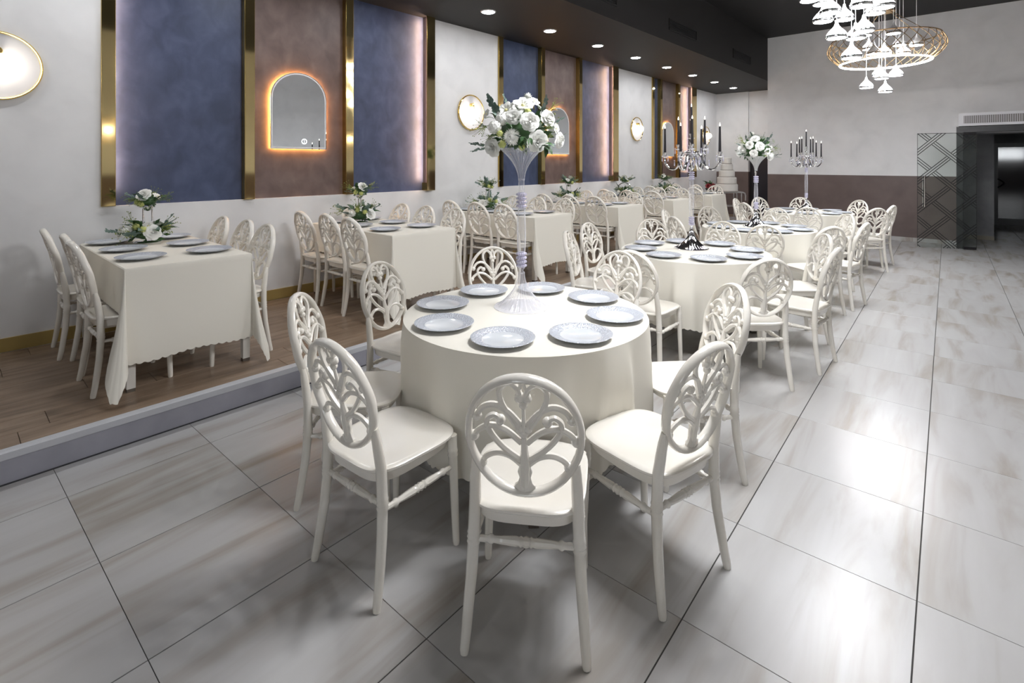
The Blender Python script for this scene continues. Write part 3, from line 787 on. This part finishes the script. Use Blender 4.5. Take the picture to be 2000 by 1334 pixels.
def mum(seed):
    r = random.Random(seed); m = MB()
    for li in range(6):
        el = radians(82 - li * 17); n_ = 8 + li * 5
        for k in range(n_):
            th = 2 * pi * (k + .5 * (li % 2)) / n_ + r.uniform(-.06, .06)
            R = 1 - .05 * li + r.uniform(-.05, .05)
            vs_, fs_ = [], []
            for ib in range(4):
                t = ib / 3; rad = R * t * cos(el) ; z = -.25 + (R * .95) * (t * sin(el) + .12 * sin(t * pi)) + .0
                wd = .075 * sin(pi * min(1, .18 + t * .8))
                for sg in (-1, 1): vs_.append((rad * cos(th) - sg * wd * sin(th), rad * sin(th) + sg * wd * cos(th), z))
            for ib in range(3): fs_.append((2 * ib, 2 * ib + 1, 2 * ib + 3, 2 * ib + 2))
            m.add(vs_, fs_)
    m.ball((0, 0, .15), .35, 10, 6)
    return m.mesh('chrysanthemum', M_PETAL)
def open_flower(seed, mc=None):
    r = random.Random(seed); m = MB()
    for li, (n_, r1, z1) in enumerate([(6, .65, .40), (7, 1.0, .22)]):
        for k in range(n_): petal_patch(m, 2 * pi * k / n_ + li * .4 + r.uniform(-.1, .1), .52, .05, r1, 0, z1, .08, wob=.05)
    m.ball((0, 0, .14), .17, 8, 5, mi=1)
    return m.mesh('open_flower', [mc or M_PETAL, M_PETALC])
def hydrangea(seed, ma=None, nf=34):
    r = random.Random(seed); m = MB()
    for k in range(nf):
        z = 1 - 1.25 * (k + .5) / nf; th = k * 2.39996; rr = sqrt(max(0, 1 - z * z))
        c = Vector((rr * cos(th), rr * sin(th), z)) * .82; nn = c.normalized(); t1 = nn.orthogonal().normalized(); t2 = nn.cross(t1)
        a0 = r.uniform(0, 6)
        for q in range(4):
            a = a0 + q * pi / 2; d = t1 * cos(a) + t2 * sin(a); e = t1 * -sin(a) + t2 * cos(a)
            m.add([c, c + d * .16 + e * .11 + nn * .06, c + d * .27 + nn * .03, c + d * .16 - e * .11 + nn * .06], [(0, 3, 2, 1)])
    m.ball((0, 0, 0), .72, 8, 6)
    return m.mesh('flower_cluster', ma or M_PETAL)
def leaf(w_=.42, n_=6, cup=.12, ma=None):
    m = MB(); vs_, fs_ = [], []
    for i in range(n_ + 1):
        t = i / n_; wd = w_ * sin(pi * t ** .8) * .5 + .004
        for a in (-1, 0, 1): vs_.append((a * wd, t, .18 * sin(t * pi) + (cup * abs(a) * wd * 2)))
    for i in range(n_):
        for a in range(2): k = i * 3 + a; fs_.append((k, k + 1, k + 4, k + 3))
    m.add(vs_, fs_); return m.mesh('leaf', ma or M_LEAF)
def sprig(n_=9, lw=.13, ma=None, seed=0, bend=.25):      # unit length along +y
    r = random.Random(seed); m = MB()
    pts = [(0, t, bend * t * t) for t in [k / 8 for k in range(9)]]; m.tube(pts, .010, 5)
    for k in range(n_):
        t = .22 + .78 * k / n_; s_ = lw * (1.1 - .55 * t)
        for sg in (-1, 1):
            b_ = Vector((0, t, bend * t * t)); d = Vector((sg * .9, .45, r.uniform(-.2, .5))).normalized(); nn = Vector((0, -.4, 1)).normalized(); e = d.cross(nn).normalized()
            ring = [b_ + d * s_ * (1 + cos(a)) + e * s_ * .8 * sin(a) for a in [2 * pi * q / 7 for q in range(7)]]
            m.add(ring, [tuple(range(7))])
    return m.mesh('sprig', ma or M_EUC)
def feather(seed=0, ma=None, nb=26):                      # airy filler
    r = random.Random(seed); m = MB()
    for k in range(nb):
        t = r.uniform(.25, 1.0); d = Vector((r.uniform(-.45, .45) * t, t, r.uniform(-.3, .4) * t))
        b_ = Vector((0, t * .5, .05)); m.tube([b_, b_ + (d - b_) * .6, d], [.008, .006, .004], 3); m.ball(d, .028, 5, 3)
    m.tube([(0, 0, 0), (0, .5, .05)], .012, 4)
    return m.mesh('filler_sprig', ma or M_OLIVE)
FL = {'rose': [rose(1), rose(2)], 'mum': [mum(3)], 'open': [open_flower(4)], 'hyd': [hydrangea(5)], 'lime': [hydrangea(6, M_PETALY, 14)], 'red': [None]}
_rr = rose(9); _rr.materials.clear(); _rr.materials.append(M_RED); FL['red'] = [_rr]
LF = {'leaf': leaf(), 'bronze': leaf(.5, 6, .1, M_COPPER), 'eucleaf': leaf(.55, 6, .1, M_EUC), 'sprig': sprig(seed=1), 'sprig2': sprig(8, .11, None, 4, .1), 'feather': feather(2), 'darkfeather': feather(5, M_LEAF), 'lily': leaf(.3, 6, .15, M_LEAF)}
FNAME = {'rose': 'rose', 'mum': 'chrysanthemum', 'open': 'open_flower', 'hyd': 'flower_cluster', 'lime': 'lime_flower_cluster', 'red': 'red_rose'}
LNAME = {'leaf': 'leaf', 'bronze': 'leaf', 'eucleaf': 'leaf', 'lily': 'leaf', 'sprig': 'eucalyptus_sprig', 'sprig2': 'eucalyptus_sprig', 'feather': 'filler_sprig', 'darkfeather': 'filler_sprig'}
def aim(o, d, roll=0., axis='Z'):
    q = Vector(d).to_track_quat(axis, 'Y' if axis == 'Z' else 'Z')
    o.rotation_mode = 'QUATERNION'
    from mathutils import Quaternion
    ax = Vector((0, 0, 1)) if axis == 'Z' else Vector((0, 1, 0))
    o.rotation_quaternion = q @ Quaternion(ax, roll)
def put_flower(t, kind, p, r, d, k=0):
    o = link(FNAME[kind], FL[kind][k % len(FL[kind])], t, p, sc=r); aim(o, d, random.uniform(0, 6)); return o
def put_leaf(t, kind, p, q, k=1.0):
    p, q = Vector(p), Vector(q); o = link(LNAME[kind], LF[kind], t, p, sc=(q - p).length * k); aim(o, q - p, random.uniform(-.6, .6), 'Y'); return o
def foliage_core(t, rx, rz_, cz, n_=90, seed=0, zmin=None):
    r = random.Random(seed); m = MB()
    m.ball((0, 0, cz), 1, 14, 8, sc=(rx * .72, rx * .72, rz_ * .72))
    for k in range(n_):
        z = r.uniform(-.9, 1); th = r.uniform(0, 6.28); rr = sqrt(1 - z * z); c = Vector((rr * cos(th) * rx * .72, rr * sin(th) * rx * .72, cz + z * rz_ * .72))
        d = Vector((rr * cos(th), rr * sin(th), z * .8 + r.uniform(-.3, .5))).normalized(); s_ = r.uniform(.25, .45) * rx; e = d.cross(Vector((r.uniform(-1, 1), r.uniform(-1, 1), r.uniform(-1, 1)))).normalized()
        m.add([c, c + d * s_ * .5 + e * s_ * .22, c + d * s_, c + d * s_ * .5 - e * s_ * .22], [(0, 1, 2, 3)])
    if zmin is not None: m.v = [(x, y, max(z, zmin)) for x, y, z in m.v]
    o = link('foliage', m.mesh('foliage', M_LEAF), t); o['kind'] = 'stuff'
    return o

def big_bouquet(loc, rz, label, zs=1.0):
    t = thing('flower_arrangement', label, 'flowers', loc, rz, 'tall flower arrangements')
    K = .000338
    def P(zx, zy, dep=0.): return Vector(((zx - 1130) * K, dep, (1010 - zy) * K))
    C = Vector((0, 0, .10))
    foliage_core(t, .175, .12, .10, 110, 1)
    front = [(1250, 610, 270, 'rose', -.17), (1375, 915, 300, 'rose', -.155), (960, 850, 300, 'mum', -.17), (1005, 530, 225, 'rose', -.14), (870, 385, 290, 'open', -.06),
             (1150, 310, 300, 'open', -.08), (1240, 140, 190, 'mum', .0), (1340, 240, 175, 'open', -.03), (660, 1005, 270, 'rose', -.10), (1545, 530, 255, 'rose', -.09),
             (1740, 890, 230, 'rose', -.06), (690, 690, 200, 'hyd', -.14), (800, 560, 190, 'hyd', -.12), (550, 450, 150, 'open', -.03), (1440, 340, 180, 'open', .0), (1710, 690, 160, 'open', -.02),
             (820, 960, 130, 'lime', -.15), (780, 790, 110, 'lime', -.15), (1220, 430, 120, 'lime', -.10), (1130, 1000, 110, 'lime', -.12)]
    back = [(1300, 600, 270, 'rose', .17), (950, 650, 290, 'rose', .16), (1550, 800, 260, 'mum', .13), (700, 850, 260, 'open', .12), (1130, 360, 270, 'rose', .10), (1150, 900, 250, 'rose', .18)]
    for k, (zx, zy, d, kind, dep) in enumerate(front + back):
        p = P(zx, zy, dep); dr = (p - C); dr.z *= .8
        if dep < 0: dr += Vector((0, -.10, .02))
        put_flower(t, kind, p - dr.normalized() * d * K * .20, d * K * .60, dr, k)
    for a, b_, kind, d0, d1 in [((820, 500), (520, 205), 'sprig', -.02, -.05), ((920, 330), (815, 130), 'sprig2', .0, .0), ((1420, 500), (1580, 215), 'sprig', -.11, -.10), ((1640, 600), (1830, 525), 'sprig2', -.05, -.06),
                                ((600, 980), (335, 1090), 'sprig2', -.06, -.10), ((600, 955), (290, 955), 'sprig2', -.04, -.07), ((1560, 420), (1740, 240), 'feather', -.03, -.02), ((640, 640), (400, 800), 'feather', -.08, -.12),
                                ((600, 700), (420, 610), 'darkfeather', -.08, -.12), ((1450, 740), (1640, 650), 'feather', -.12, -.14), ((760, 820), (520, 860), 'feather', -.10, -.13), ((1480, 900), (1660, 760), 'feather', -.1, -.1),
                                ((1200, 300), (1300, 120), 'sprig2', .08, .12), ((900, 600), (640, 420), 'sprig', .10, .18), ((1400, 600), (1650, 420), 'feather', .1, .18), ((1400, 900), (1700, 1000), 'sprig', .1, .15)]:
        put_leaf(t, kind, P(*a, d0), P(*b_, d1))
    for a, b_, kind, d0, d1 in [((1010, 820), (1110, 930), 'eucleaf', -.21, -.22), ((1180, 850), (1060, 990), 'leaf', -.19, -.22), ((1150, 860), (1220, 990), 'leaf', -.2, -.23), ((1240, 860), (1280, 980), 'leaf', -.18, -.2),
                                ((1460, 970), (1590, 1130), 'leaf', -.15, -.18), ((1480, 990), (1480, 1170), 'leaf', -.15, -.17), ((1470, 960), (1620, 1000), 'leaf', -.15, -.18), ((1480, 970), (1400, 1070), 'leaf', -.15, -.18),
                                ((720, 540), (610, 470), 'leaf', -.1, -.11), ((700, 560), (560, 560), 'leaf', -.1, -.12), ((900, 660), (980, 720), 'leaf', -.18, -.2), ((960, 690), (860, 650), 'leaf', -.18, -.2),
                                ((1330, 420), (1350, 310), 'bronze', -.09, -.08), ((1580, 430), (1710, 420), 'bronze', -.08, -.08), ((1590, 450), (1680, 500), 'bronze', -.09, -.09), ((1780, 820), (1890, 790), 'leaf', -.06, -.07), ((1560, 860), (1620, 800), 'eucleaf', -.13, -.14),
                                ((1060, 420), (1020, 370), 'leaf', -.12, -.13), ((1110, 1000), (1150, 1050), 'lily', -.18, -.2), ((700, 900), (720, 820), 'leaf', .1, .2), ((1500, 960), (1600, 1080), 'leaf', .12, .18), ((900, 960), (820, 1060), 'leaf', .12, .18)]:
        put_leaf(t, kind, P(*a, d0), P(*b_, d1))
    return t

# ================================================================== TALL STANDS
def bead_stack(m, z0, n_, r=.0235, s=.0115, per=14, mi=0):
    for k in range(n_):
        for q in range(per):
            a = 2 * pi * (q + .5 * (k % 2)) / per; m.ball((r * cos(a), r * sin(a), z0 + s * (2 * k + 1) * .93), s * .62, 6, 4, mi)
        m.lathe([(r * .8, z0 + s * 2 * k * .93), (r * .8, z0 + s * 2 * (k + 1) * .93)], 12, cap=False, mi=mi)
def stand_base(t, ma, R=.150, H=.19):
    m = MB(); pr = [(R, 0), (R, .004), (R * .93, .007), (R * .86, .009)]
    for k in range(1, 13):
        u = k / 12; pr.append((.017 + (R * .80 - .017) * (1 - u) ** 2.1, .012 + (H - .012) * u))
    m.lathe(pr[:4], 72, cap=True); m.lathe(pr[3:], 144, flute=28, fa=.06, cap=False)
    link('base', m.mesh('base', ma), t)
def trumpet_vase(x, y, label, base_m, bowl_m):
    t = thing('trumpet_vase', label, 'vase', (x, y, TH + .003), 0, 'tall trumpet vases')
    stand_base(t, base_m)
    m = MB(); bead_stack(m, .215, 4); link('lower_beads', m.mesh('lower_beads', M_BEAD), t)
    m = MB(); m.lathe([(.010, .18), (.014, .19), (.010, .20), (.018, .21), (.018, .215)], 16); link('collar', m.mesh('collar', M_CHROME if base_m is M_CHROME else M_CRYSTAL), t)
    m = MB(); m.lathe([(.019, .30), (.023, .34), (.0235, .40), (.021, .48), (.018, .54)], 24, flute=8, fa=.07, cap=True); link('column', m.mesh('column', M_CRYSTAL), t)
    m = MB(); m.lathe([(.014, .62), (.014, .66), (.017, .67), (.015, .70)], 16); link('neck', m.mesh('neck', M_CHROME if base_m is M_CHROME else M_CRYSTAL), t)
    m = MB(); bead_stack(m, .54, 4); link('upper_beads', m.mesh('upper_beads', M_BEAD), t)
    m = MB(); pr = []
    for k in range(15):
        u = k / 14; pr.append((.017 + (.117 - .017) * u ** 2.0, .69 + .175 * u))
    m.lathe(pr, 144, flute=28, fa=.05, cap=False); m.lathe([(.117, .865), (.119, .868), (.113, .868), (.10, .845)], 72, cap=False); m.lathe([(.001, .848), (.101, .848)], 48, cap=False)
    link('trumpet_bowl', m.mesh('trumpet_bowl', bowl_m), t)
    return t
trumpet_vase(-1.845, 2.135, 'tall clear crystal trumpet vase with a clear fluted foot', M_CRYSTAL, M_CRYSTAL)
M_SILVB = clearmat('silvered_acrylic', (.72, .73, .72), .62, .1)
trumpet_vase(-2.01, 6.76, 'tall trumpet vase with a chrome fluted foot', M_CHROME, M_SILVB)
big_bouquet((-1.845, 2.135, TH + .868), YAW, 'large white rose and eucalyptus arrangement in the clear-footed vase')
big_bouquet((-2.01, 6.76, TH + .868), YAW + 2.6, 'large white flower arrangement in the chrome-footed vase')

# candelabra
def candle_mesh(h):
    m = MB(); m.lathe([(.0125, 0), (.0125, .01), (.0085, h), (.002, h + .004)], 12); return m.mesh('wax', M_CANDLE)
fm = MB(); fm.lathe([(.003, 0), (.0065, .008), (.0055, .018), (.001, .034)], 8); me_flame = fm.mesh('flame_tip', M_FLAME)
CAN = {h: candle_mesh(h) for h in (.25, .27)}
cupm = MB(); cupm.lathe([(.006, -.03), (.010, -.02), (.008, -.012), (.030, -.004), (.033, .0), (.012, .002), (.013, .015), (.019, .032), (.022, .040), (.014, .041)], 16)
me_cup = cupm.mesh('candle_cup', M_CHROME)
dropm = MB(); dropm.lathe([(.001, -.045), (.006, -.035), (.004, -.02), (.001, 0)], 6); dropm.ball((0, 0, .006), .006, 6, 4); me_drop = dropm.mesh('crystal_drop', M_BEAD)
def arm_mesh(R, zc):
    # from the hub: dips out, loops down then up into the cup
    m = MB(); k_ = R / .25; p = [(.012, 0, .02), (.05 * k_, 0, .055), (.085 * k_, 0, .025), (.11 * k_, 0, -.045), (.15 * k_, 0, -.10), (.20 * k_, 0, -.10), (.238 * k_, 0, -.06), (R, 0, zc - .04), (R, 0, zc - .02)]
    q = smooth_path(p, 5); m.tube([tuple(v) for v in q], .0092, 8)
    c = [(.11 * R / .27 + .025 * cos(a) * (1 - a / 9), 0, .01 + .03 * sin(a) * (1 - a / 9)) for a in [k * .55 for k in range(13)]]
    m.tube(c, .0045, 6)
    m.ball((.055, 0, .06), .009, 6, 5); m.ball((R, 0, zc - .055), .011, 6, 5)
    return m.mesh('arm', M_CHROME)
AL, AU = arm_mesh(.255, .015), arm_mesh(.115, .085)
def candelabra(x, y, rz, label, tdesc):
    t = thing('candelabra', label, 'candelabra', (x, y, TH + .003), rz, 'tall candelabra')
    stand_base(t, M_CHROME, .152, .18)
    m = MB(); m.lathe([(.012, .175), (.016, .185), (.012, .20), (.018, .212)], 16); m.lathe([(.016, .705), (.018, .73), (.03, .74), (.024, .76), (.012, .79), (.014, .83), (.026, .84), (.026, .85), (.012, .87), (.012, .96), (.02, .97), (.01, .985)], 20); link('shaft', m.mesh('shaft', M_CHROME), t)
    m = MB(); bead_stack(m, .212, 4, .021, .0105); link('lower_beads', m.mesh('lower_beads', M_BEAD), t)
    m = MB(); m.lathe([(.019, .29), (.022, .36), (.024, .45), (.022, .54), (.019, .63)], 24, flute=8, fa=.06); link('column', m.mesh('column', M_CRYSTAL), t)
    m = MB(); bead_stack(m, .63, 4, .021, .0105); link('upper_beads', m.mesh('upper_beads', M_BEAD), t)
    spots = [(0, 0, 1.015, .27, 'centre')]
    for k in range(4):
        for (me, R, zz, h0, off, nm) in ((AL, .255, .015, .83, 0, 'outer'), (AU, .115, .085, .83, .42, 'inner')):
            a = pi / 2 * k + off; link('arm', me, t, (0, 0, h0), a); spots.append((R * cos(a), R * sin(a), h0 + zz, .25, nm))
            link('crystal_drop', me_drop, t, (.6 * R * cos(a + .2), .6 * R * sin(a + .2), h0 - .03))
            link('crystal_drop', me_drop, t, ((R - .03) * cos(a), (R - .03) * sin(a), h0 + zz - .002)); link('crystal_drop', me_drop, t, (.35 * R * cos(a - .3), .35 * R * sin(a - .3), h0 - .0))
            link('crystal_drop', me_drop, t, ((R + .028) * cos(a), (R + .028) * sin(a), h0 + zz - .002))
    for (cx, cy, cz, h, nm) in spots:
        link('candle_cup', me_cup, t, (cx, cy, cz))
        wx, wy = x + cx * cos(rz) - cy * sin(rz), y + cx * sin(rz) + cy * cos(rz)
        c = thing('taper_candle', 'black taper candle, %s, %s' % ('tall centre cup' if nm == 'centre' else nm + ' ring ' + cdir(math.degrees(atan2(wy - y, wx - x))), tdesc), 'candle', (wx, wy, TH + .003 + cz + .016), 0, 'black taper candles')
        link('wax', CAN[h], c); link('flame_tip', me_flame, c, (0, 0, h))
candelabra(-1.94, 4.64, YAW + radians(50), 'chrome and crystal candelabra with black candles, standing between the two vases', 'candelabra between the vases')
candelabra(-2.06, 9.55, YAW + radians(3), 'chrome and crystal candelabra with black candles, nearest the end wall', 'end-wall candelabra')

# ================================================================== SMALL CENTREPIECES
def small_arr(loc, rz, label, s=1.0, big=True, seed=0, low=False):
    r = random.Random(seed)
    t = thing('flower_posy', label, 'flowers', loc, rz, 'posies on the platform tables')
    R = .15 if big else .085
    foliage_core(t, R, R * .55, R * .45, 60, seed, -.006 if big else None)
    if big:
        fl = [(-.12, -.10, .075, .062, 'rose'), (-.075, -.12, .09, .058, 'mum'), (.11, -.10, .07, .062, 'rose'), (.04, -.05, .115, .045, 'open'), (-.02, -.10, .12, .035, 'lime'), (.06, -.13, .10, .033, 'lime'), (.0, .12, .09, .06, 'rose'), (-.11, .07, .08, .05, 'mum'), (.1, .08, .1, .035, 'lime')]
        lv = [('eucleaf', 9, .11), ('leaf', 9, .11), ('sprig2', 5, .19), ('feather', 4, .17)]
    else:
        fl = [(.01, -.05, .085, .058, 'rose'), (-.055, -.03, .03, .032, 'lime'), (-.01, -.06, .02, .03, 'lime'), (.05, .04, .07, .045, 'open'), (-.04, .05, .06, .04, 'rose')]
        lv = [('leaf', 7, .085), ('sprig2', 4, .15), ('feather', 4, .13), ('lily', 3, .13)]
    for x, y, z, rad, k in fl: put_flower(t, k, (x * s, y * s, z * s), rad * s, (x, y - .04, z * .8), r.randint(0, 3))
    for kind, n_, ln in lv:
        for q in range(n_):
            a = 2 * pi * q / n_ + r.uniform(-.3, .3); el = r.uniform(.0, .8)
            d = Vector((cos(a) * cos(el), sin(a) * cos(el), sin(el))); p = Vector((d.x * R * .7, d.y * R * .7, R * .4 + d.z * R * .3))
            e_ = p + d * ln * r.uniform(.8, 1.15)
            zl = {'feather': .075, 'sprig2': .055}.get(kind, .04) if big else -.02; e_.z = max(e_.z, zl); p.z = max(p.z, zl * .9)
            put_leaf(t, kind, p, e_)
    return t
def two_post(loc, rz, label):
    t = thing('centrepiece_stand', label, 'stand', loc, rz, 'silver centrepiece stands')
    m = MB(); m.lathe([(.001, 0), (.092, 0), (.095, .006), (.085, .012), (.06, .016), (.001, .016)], 36, cap=False); link('base', m.mesh('base', M_CHROME), t)
    for sx_ in (-1, 1):
        m = MB(); m.tube([(sx_ * .035, 0, .014), (sx_ * .035, 0, .27)], .0065, 8); link('post', m.mesh('post', M_CHROME), t)
    m = MB(); m.lathe([(.008, .25), (.03, .262), (.046, .285), (.046, .29), (.001, .286)], 20, cap=False); link('cup', m.mesh('cup', M_CHROME), t)
    return t
def hoop(loc, rz, label):
    t = thing('centrepiece_stand', label, 'stand', loc, rz, 'silver centrepiece stands')
    m = MB(); m.lathe([(.001, 0), (.092, 0), (.095, .006), (.085, .012), (.001, .014)], 36, cap=False); link('base', m.mesh('base', M_CHROME), t)
    m = MB(); m.tube([(.125 * cos(a), 0, .135 + .125 * sin(a)) for a in [2 * pi * k / 40 for k in range(40)]], .0075, 8, closed=True); link('hoop', m.mesh('hoop', M_CHROME), t)
    return t
for ti, (yc, o_) in enumerate(PT):
    desc = '%s platform table from the cake' % o_
    x, y = (-4.90, yc + .01)
    if ti < 4:
        two_post((x, y, ZT + .002), YAW + (1.2, 1.5, .9, .35)[ti], 'silver two-post centrepiece stand on the ' + desc)
        small_arr((x, y, ZT + .290), YAW + ti * .7, 'small white rose posy atop the stand, ' + desc, 1, False, 20 + ti)
    else:
        hoop((x, y, ZT + .002), YAW, 'silver hoop centrepiece stand on the ' + desc)
        small_arr((x, y, ZT + .268), YAW + ti * .7, 'small posy atop the silver hoop on the ' + desc, 1, False, 20 + ti)
    small_arr((x, y, ZT + .020), YAW + ti * .25, 'rose and greenery ring at the stand foot, ' + desc, 1, True, 40 + ti)

# ================================================================== CAKE, CART, RED FLOWERS
CX, CY = -4.16, 11.90
cart = thing('cake_cart', 'silver tube-framed cart with glass shelves under the cake', 'cart', (CX - .13, CY, ZP), YAW)
CT = .735
m = MB()
for sy_ in (-1, 1):
    pth = [(-.46, sy_ * .22, CT - .09), (-.445, sy_ * .22, CT - .035), (-.40, sy_ * .22, CT - .016), (.40, sy_ * .22, CT - .016), (.445, sy_ * .22, CT - .035), (.46, sy_ * .22, CT - .09), (.46, sy_ * .22, CT - .20)]
    m.tube(pth, .016, 10)
m.tube([(-.40, -.22, CT - .016), (-.40, .22, CT - .016)], .014, 8); m.tube([(.40, -.22, CT - .016), (.40, .22, CT - .016)], .014, 8)
link('top_rail', m.mesh('top_rail', M_SILVER), cart)
link('top_board', one('box', -.42, .42, -.215, .215, CT - .03, CT - .004).mesh('top_board', M_SILVER, False), cart)
me_cl = MB(); me_cl.lathe([(.012, 0), (.014, .03), (.010, .05), (.010, .30), (.014, .33), (.010, .36), (.010, .60), (.013, .66), (.011, CT - .02)], 10); me_cl = me_cl.mesh('leg', M_SILVER)
for sx_ in (-.38, 0, .38):
    for sy_ in (-.2, .2): link('leg', me_cl, cart, (sx_, sy_, 0))
for z in (.12, .40): link('shelf', one('box', -.40, .40, -.21, .21, z, z + .012).mesh('shelf', M_GLOBE if z > .3 else M_SILVER, False), cart); 
M_TIERSHADE = mat('cake_tier_shade', (.40, .37, .34), .5)  # dark tone painted in as the shade at the foot of each tier
ck = thing('tiered_cake', 'five-tier white display cake standing on the silver cart', 'cake', (CX, CY, ZP + CT + .002), YAW)
zz = 0
for k, (r_, h_) in enumerate([(.232, .165), (.205, .155), (.168, .150), (.128, .145), (.100, .145)]):
    m = MB(); m.lathe([(.001, 0), (r_, 0), (r_ + .008, .006), (r_ + .008, .014), (r_, .02), (r_, h_ - .012), (r_ - .012, h_), (.001, h_)], 40, cap=False)
    tr_ = link('tier', m.mesh('tier', M_CAKE), ck, (0, 0, zz)); zz += h_
    link('tier_shade', one('lathe', [(r_ + .0085, .002), (r_ + .0095, .006), (r_ + .0095, .015), (r_, .021)], 40, cap=False).mesh('tier_shade', M_TIERSHADE), tr_)  # thin dark band, painted shade that sets the tiers apart
rx_, ry_ = CX - .38 * cos(YAW) - .0, CY - .38 * sin(YAW)
bw = tag(link('flower_bowl', one('lathe', [(.05, 0), (.06, .004), (.10, .05), (.105, .07), (.095, .065), (.001, .05)], 24, cap=False).mesh('flower_bowl', M_BLACK), None, (rx_, ry_, ZP + CT + .002)), 'black bowl holding red roses beside the cake', 'bowl')
t = thing('red_posy', 'posy of dark red roses with green leaves in the black bowl', 'flowers', (rx_, ry_, ZP + CT + .06), YAW)
foliage_core(t, .10, .06, .04, 40, 77)
for x, y, z, r_ in ((.05, -.07, .06, .07), (-.06, -.06, .06, .065), (.0, .03, .09, .065), (.10, .0, .05, .06), (-.02, -.10, .03, .055)): put_flower(t, 'red', (x, y, z), r_, (x, y - .03, z))
for a in range(7): put_leaf(t, 'leaf', (.04 * cos(a), .04 * sin(a), .06), (.13 * cos(a) - .04, .12 * sin(a), .16 + .04 * sin(a * 2.3)))

# ================================================================== CHANDELIERS
sh = MB(); sh.lathe([(.008, .165), (.012, .160), (.014, .140), (.022, .118), (.040, .095), (.064, .070), (.082, .045), (.088, .026)], 28, cap=False); me_sh = sh.mesh('shade', M_SHADE)
sh = MB(); sh.lathe([(.088, .026), (.0905, .022), (.0905, .004), (.088, 0), (.080, .0), (.080, .01)], 28, cap=False); me_bd = sh.mesh('chrome_band', M_CHROME)
sh = MB(); sh.lathe([(.001, .006), (.080, .006)], 24, cap=False); me_em = sh.mesh('lamp_disc', E_LAMP)
def torus_cage():
    m = MB(); NW = 30
    def prof(u):          # u 0 bottom ring .. 1 top ring
        return (.55 + .10 * u + .085 * sin(pi * u) * 1.25, .34 * u + .0)
    for fam in (-1, 1):
        for k in range(NW):
            a0 = 2 * pi * k / NW
            m.tube([(prof(u)[0] * cos(a0 + fam * u * .42), prof(u)[0] * sin(a0 + fam * u * .42), prof(u)[1]) for u in [q / 10 for q in range(11)]], .0042, 5)
    for u in (0, 1):
        r_, z = prof(u); m.tube([(r_ * cos(a), r_ * sin(a), z) for a in [2 * pi * q / 72 for q in range(72)]], .008, 6, closed=True)
    return m.mesh('wire_cage', M_WIRE)
me_cage = torus_cage()
m = MB(); m.tube([(.545 * cos(a), .545 * sin(a), -.006) for a in [2 * pi * q / 72 for q in range(72)]], .013, 8, closed=True); me_led = m.mesh('ring_light', E_RING)
m = MB(); m.lathe([(.001, 0), (.13, 0), (.135, .012), (.12, .035), (.02, .04), (.012, .06), (.012, 1.0)], 28, cap=False); me_can = m.mesh('canopy', M_WIRE)
def chandelier(x, y, label, lamps, dz=0., name='chandelier'):
    t = thing(name, label, 'chandelier', (x, y, 3.0), 0, 'gold ring chandeliers')
    link('wire_cage', me_cage, t, (0, 0, dz)); link('ring_light', me_led, t, (0, 0, dz))
    m = MB(); m.lathe([(.001, 0), (.13, 0), (.135, .012), (.12, .035), (.02, .04), (.012, .06), (.012, ZC - 3.72 - dz)], 28, cap=False); link('canopy', m.mesh('canopy', M_WIRE), t, (0, 0, .72 + dz))
    for k in range(4):
        a = pi / 4 + pi / 2 * k; m = MB(); m.tube([(.10 * cos(a), .10 * sin(a), .725 + dz), (.64 * cos(a), .64 * sin(a), .34 + dz)], .004, 5); link('stay', m.mesh('stay', M_WIRE), t)
    link('ceiling_plate', one('lathe', [(.001, 0), (.62, 0), (.62, .012), (.001, .012)], 40, cap=False).mesh('ceiling_plate', M_CEIL), t, (0, 0, ZC - 3.0 - .013))
    for (lx, ly, lz) in lamps:
        p = link('pendant', None, t, (lx, ly, lz))
        p.empty_display_size = .05
        link('shade', me_sh, p); link('chrome_band', me_bd, p); link('lamp_disc', me_em, p)
        m = MB(); m.tube([(0, 0, .16), (0, 0, ZC - 3.0 - lz - .013)], .0035, 5); link('cord', m.mesh('cord', M_CORD), p)
def lamps_from_px(c, lst):
    out = []
    for px, py, dw in lst:
        wd = c[0] * FW[0] + c[1] * FW[1] + dw
        p = at_w(px, py, wd); out.append((p.x - c[0], p.y - c[1], p.z - 3.0))
    return out
c1 = at_w(1667, 100, 4.95); c2 = at_w(1727, 121, 7.5)
LP1 = lamps_from_px(c1, [(1581, 2, .05), (1606, 9, .3), (1622, 26, -.15), (1607, 43, .1), (1649, 39, .35), (1682, 13, -.3), (1726, 15, -.25), (1709, 27, .2), (1634, 75, -.05), (1671, 76, .25), (1687, 62, 0), (1663, 114, .05), (1640, -25, .2), (1700, -40, -.1)])
LP2 = lamps_from_px(c2, [(1697, 97, .3), (1757, 89, .25), (1790, 89, .1), (1707, 106, -.3), (1727, 106, -.1), (1764, 106, -.25), (1717, 148, .2), (1722, 154, -.15), (1750, 148, .05), (1692, 172, .1), (1729, 180, 0), (1690, 70, .3), (1745, 66, -.3)])
chandelier(c1.x, c1.y, 'white teardrop pendant cluster in a gold wire ring, second from the end wall', LP1, .47)
chandelier(c2.x, c2.y, 'white teardrop pendant cluster in a lit gold wire ring, nearest the end wall', LP2)
dY = c2.y - c1.y
chandelier(c1.x, c1.y - dY, 'white teardrop pendant cluster in a gold wire ring, third from the end wall', LP2, 0., 'chandelier_offscreen')
print('tiles', ntile, 'objects', len(bpy.data.objects))
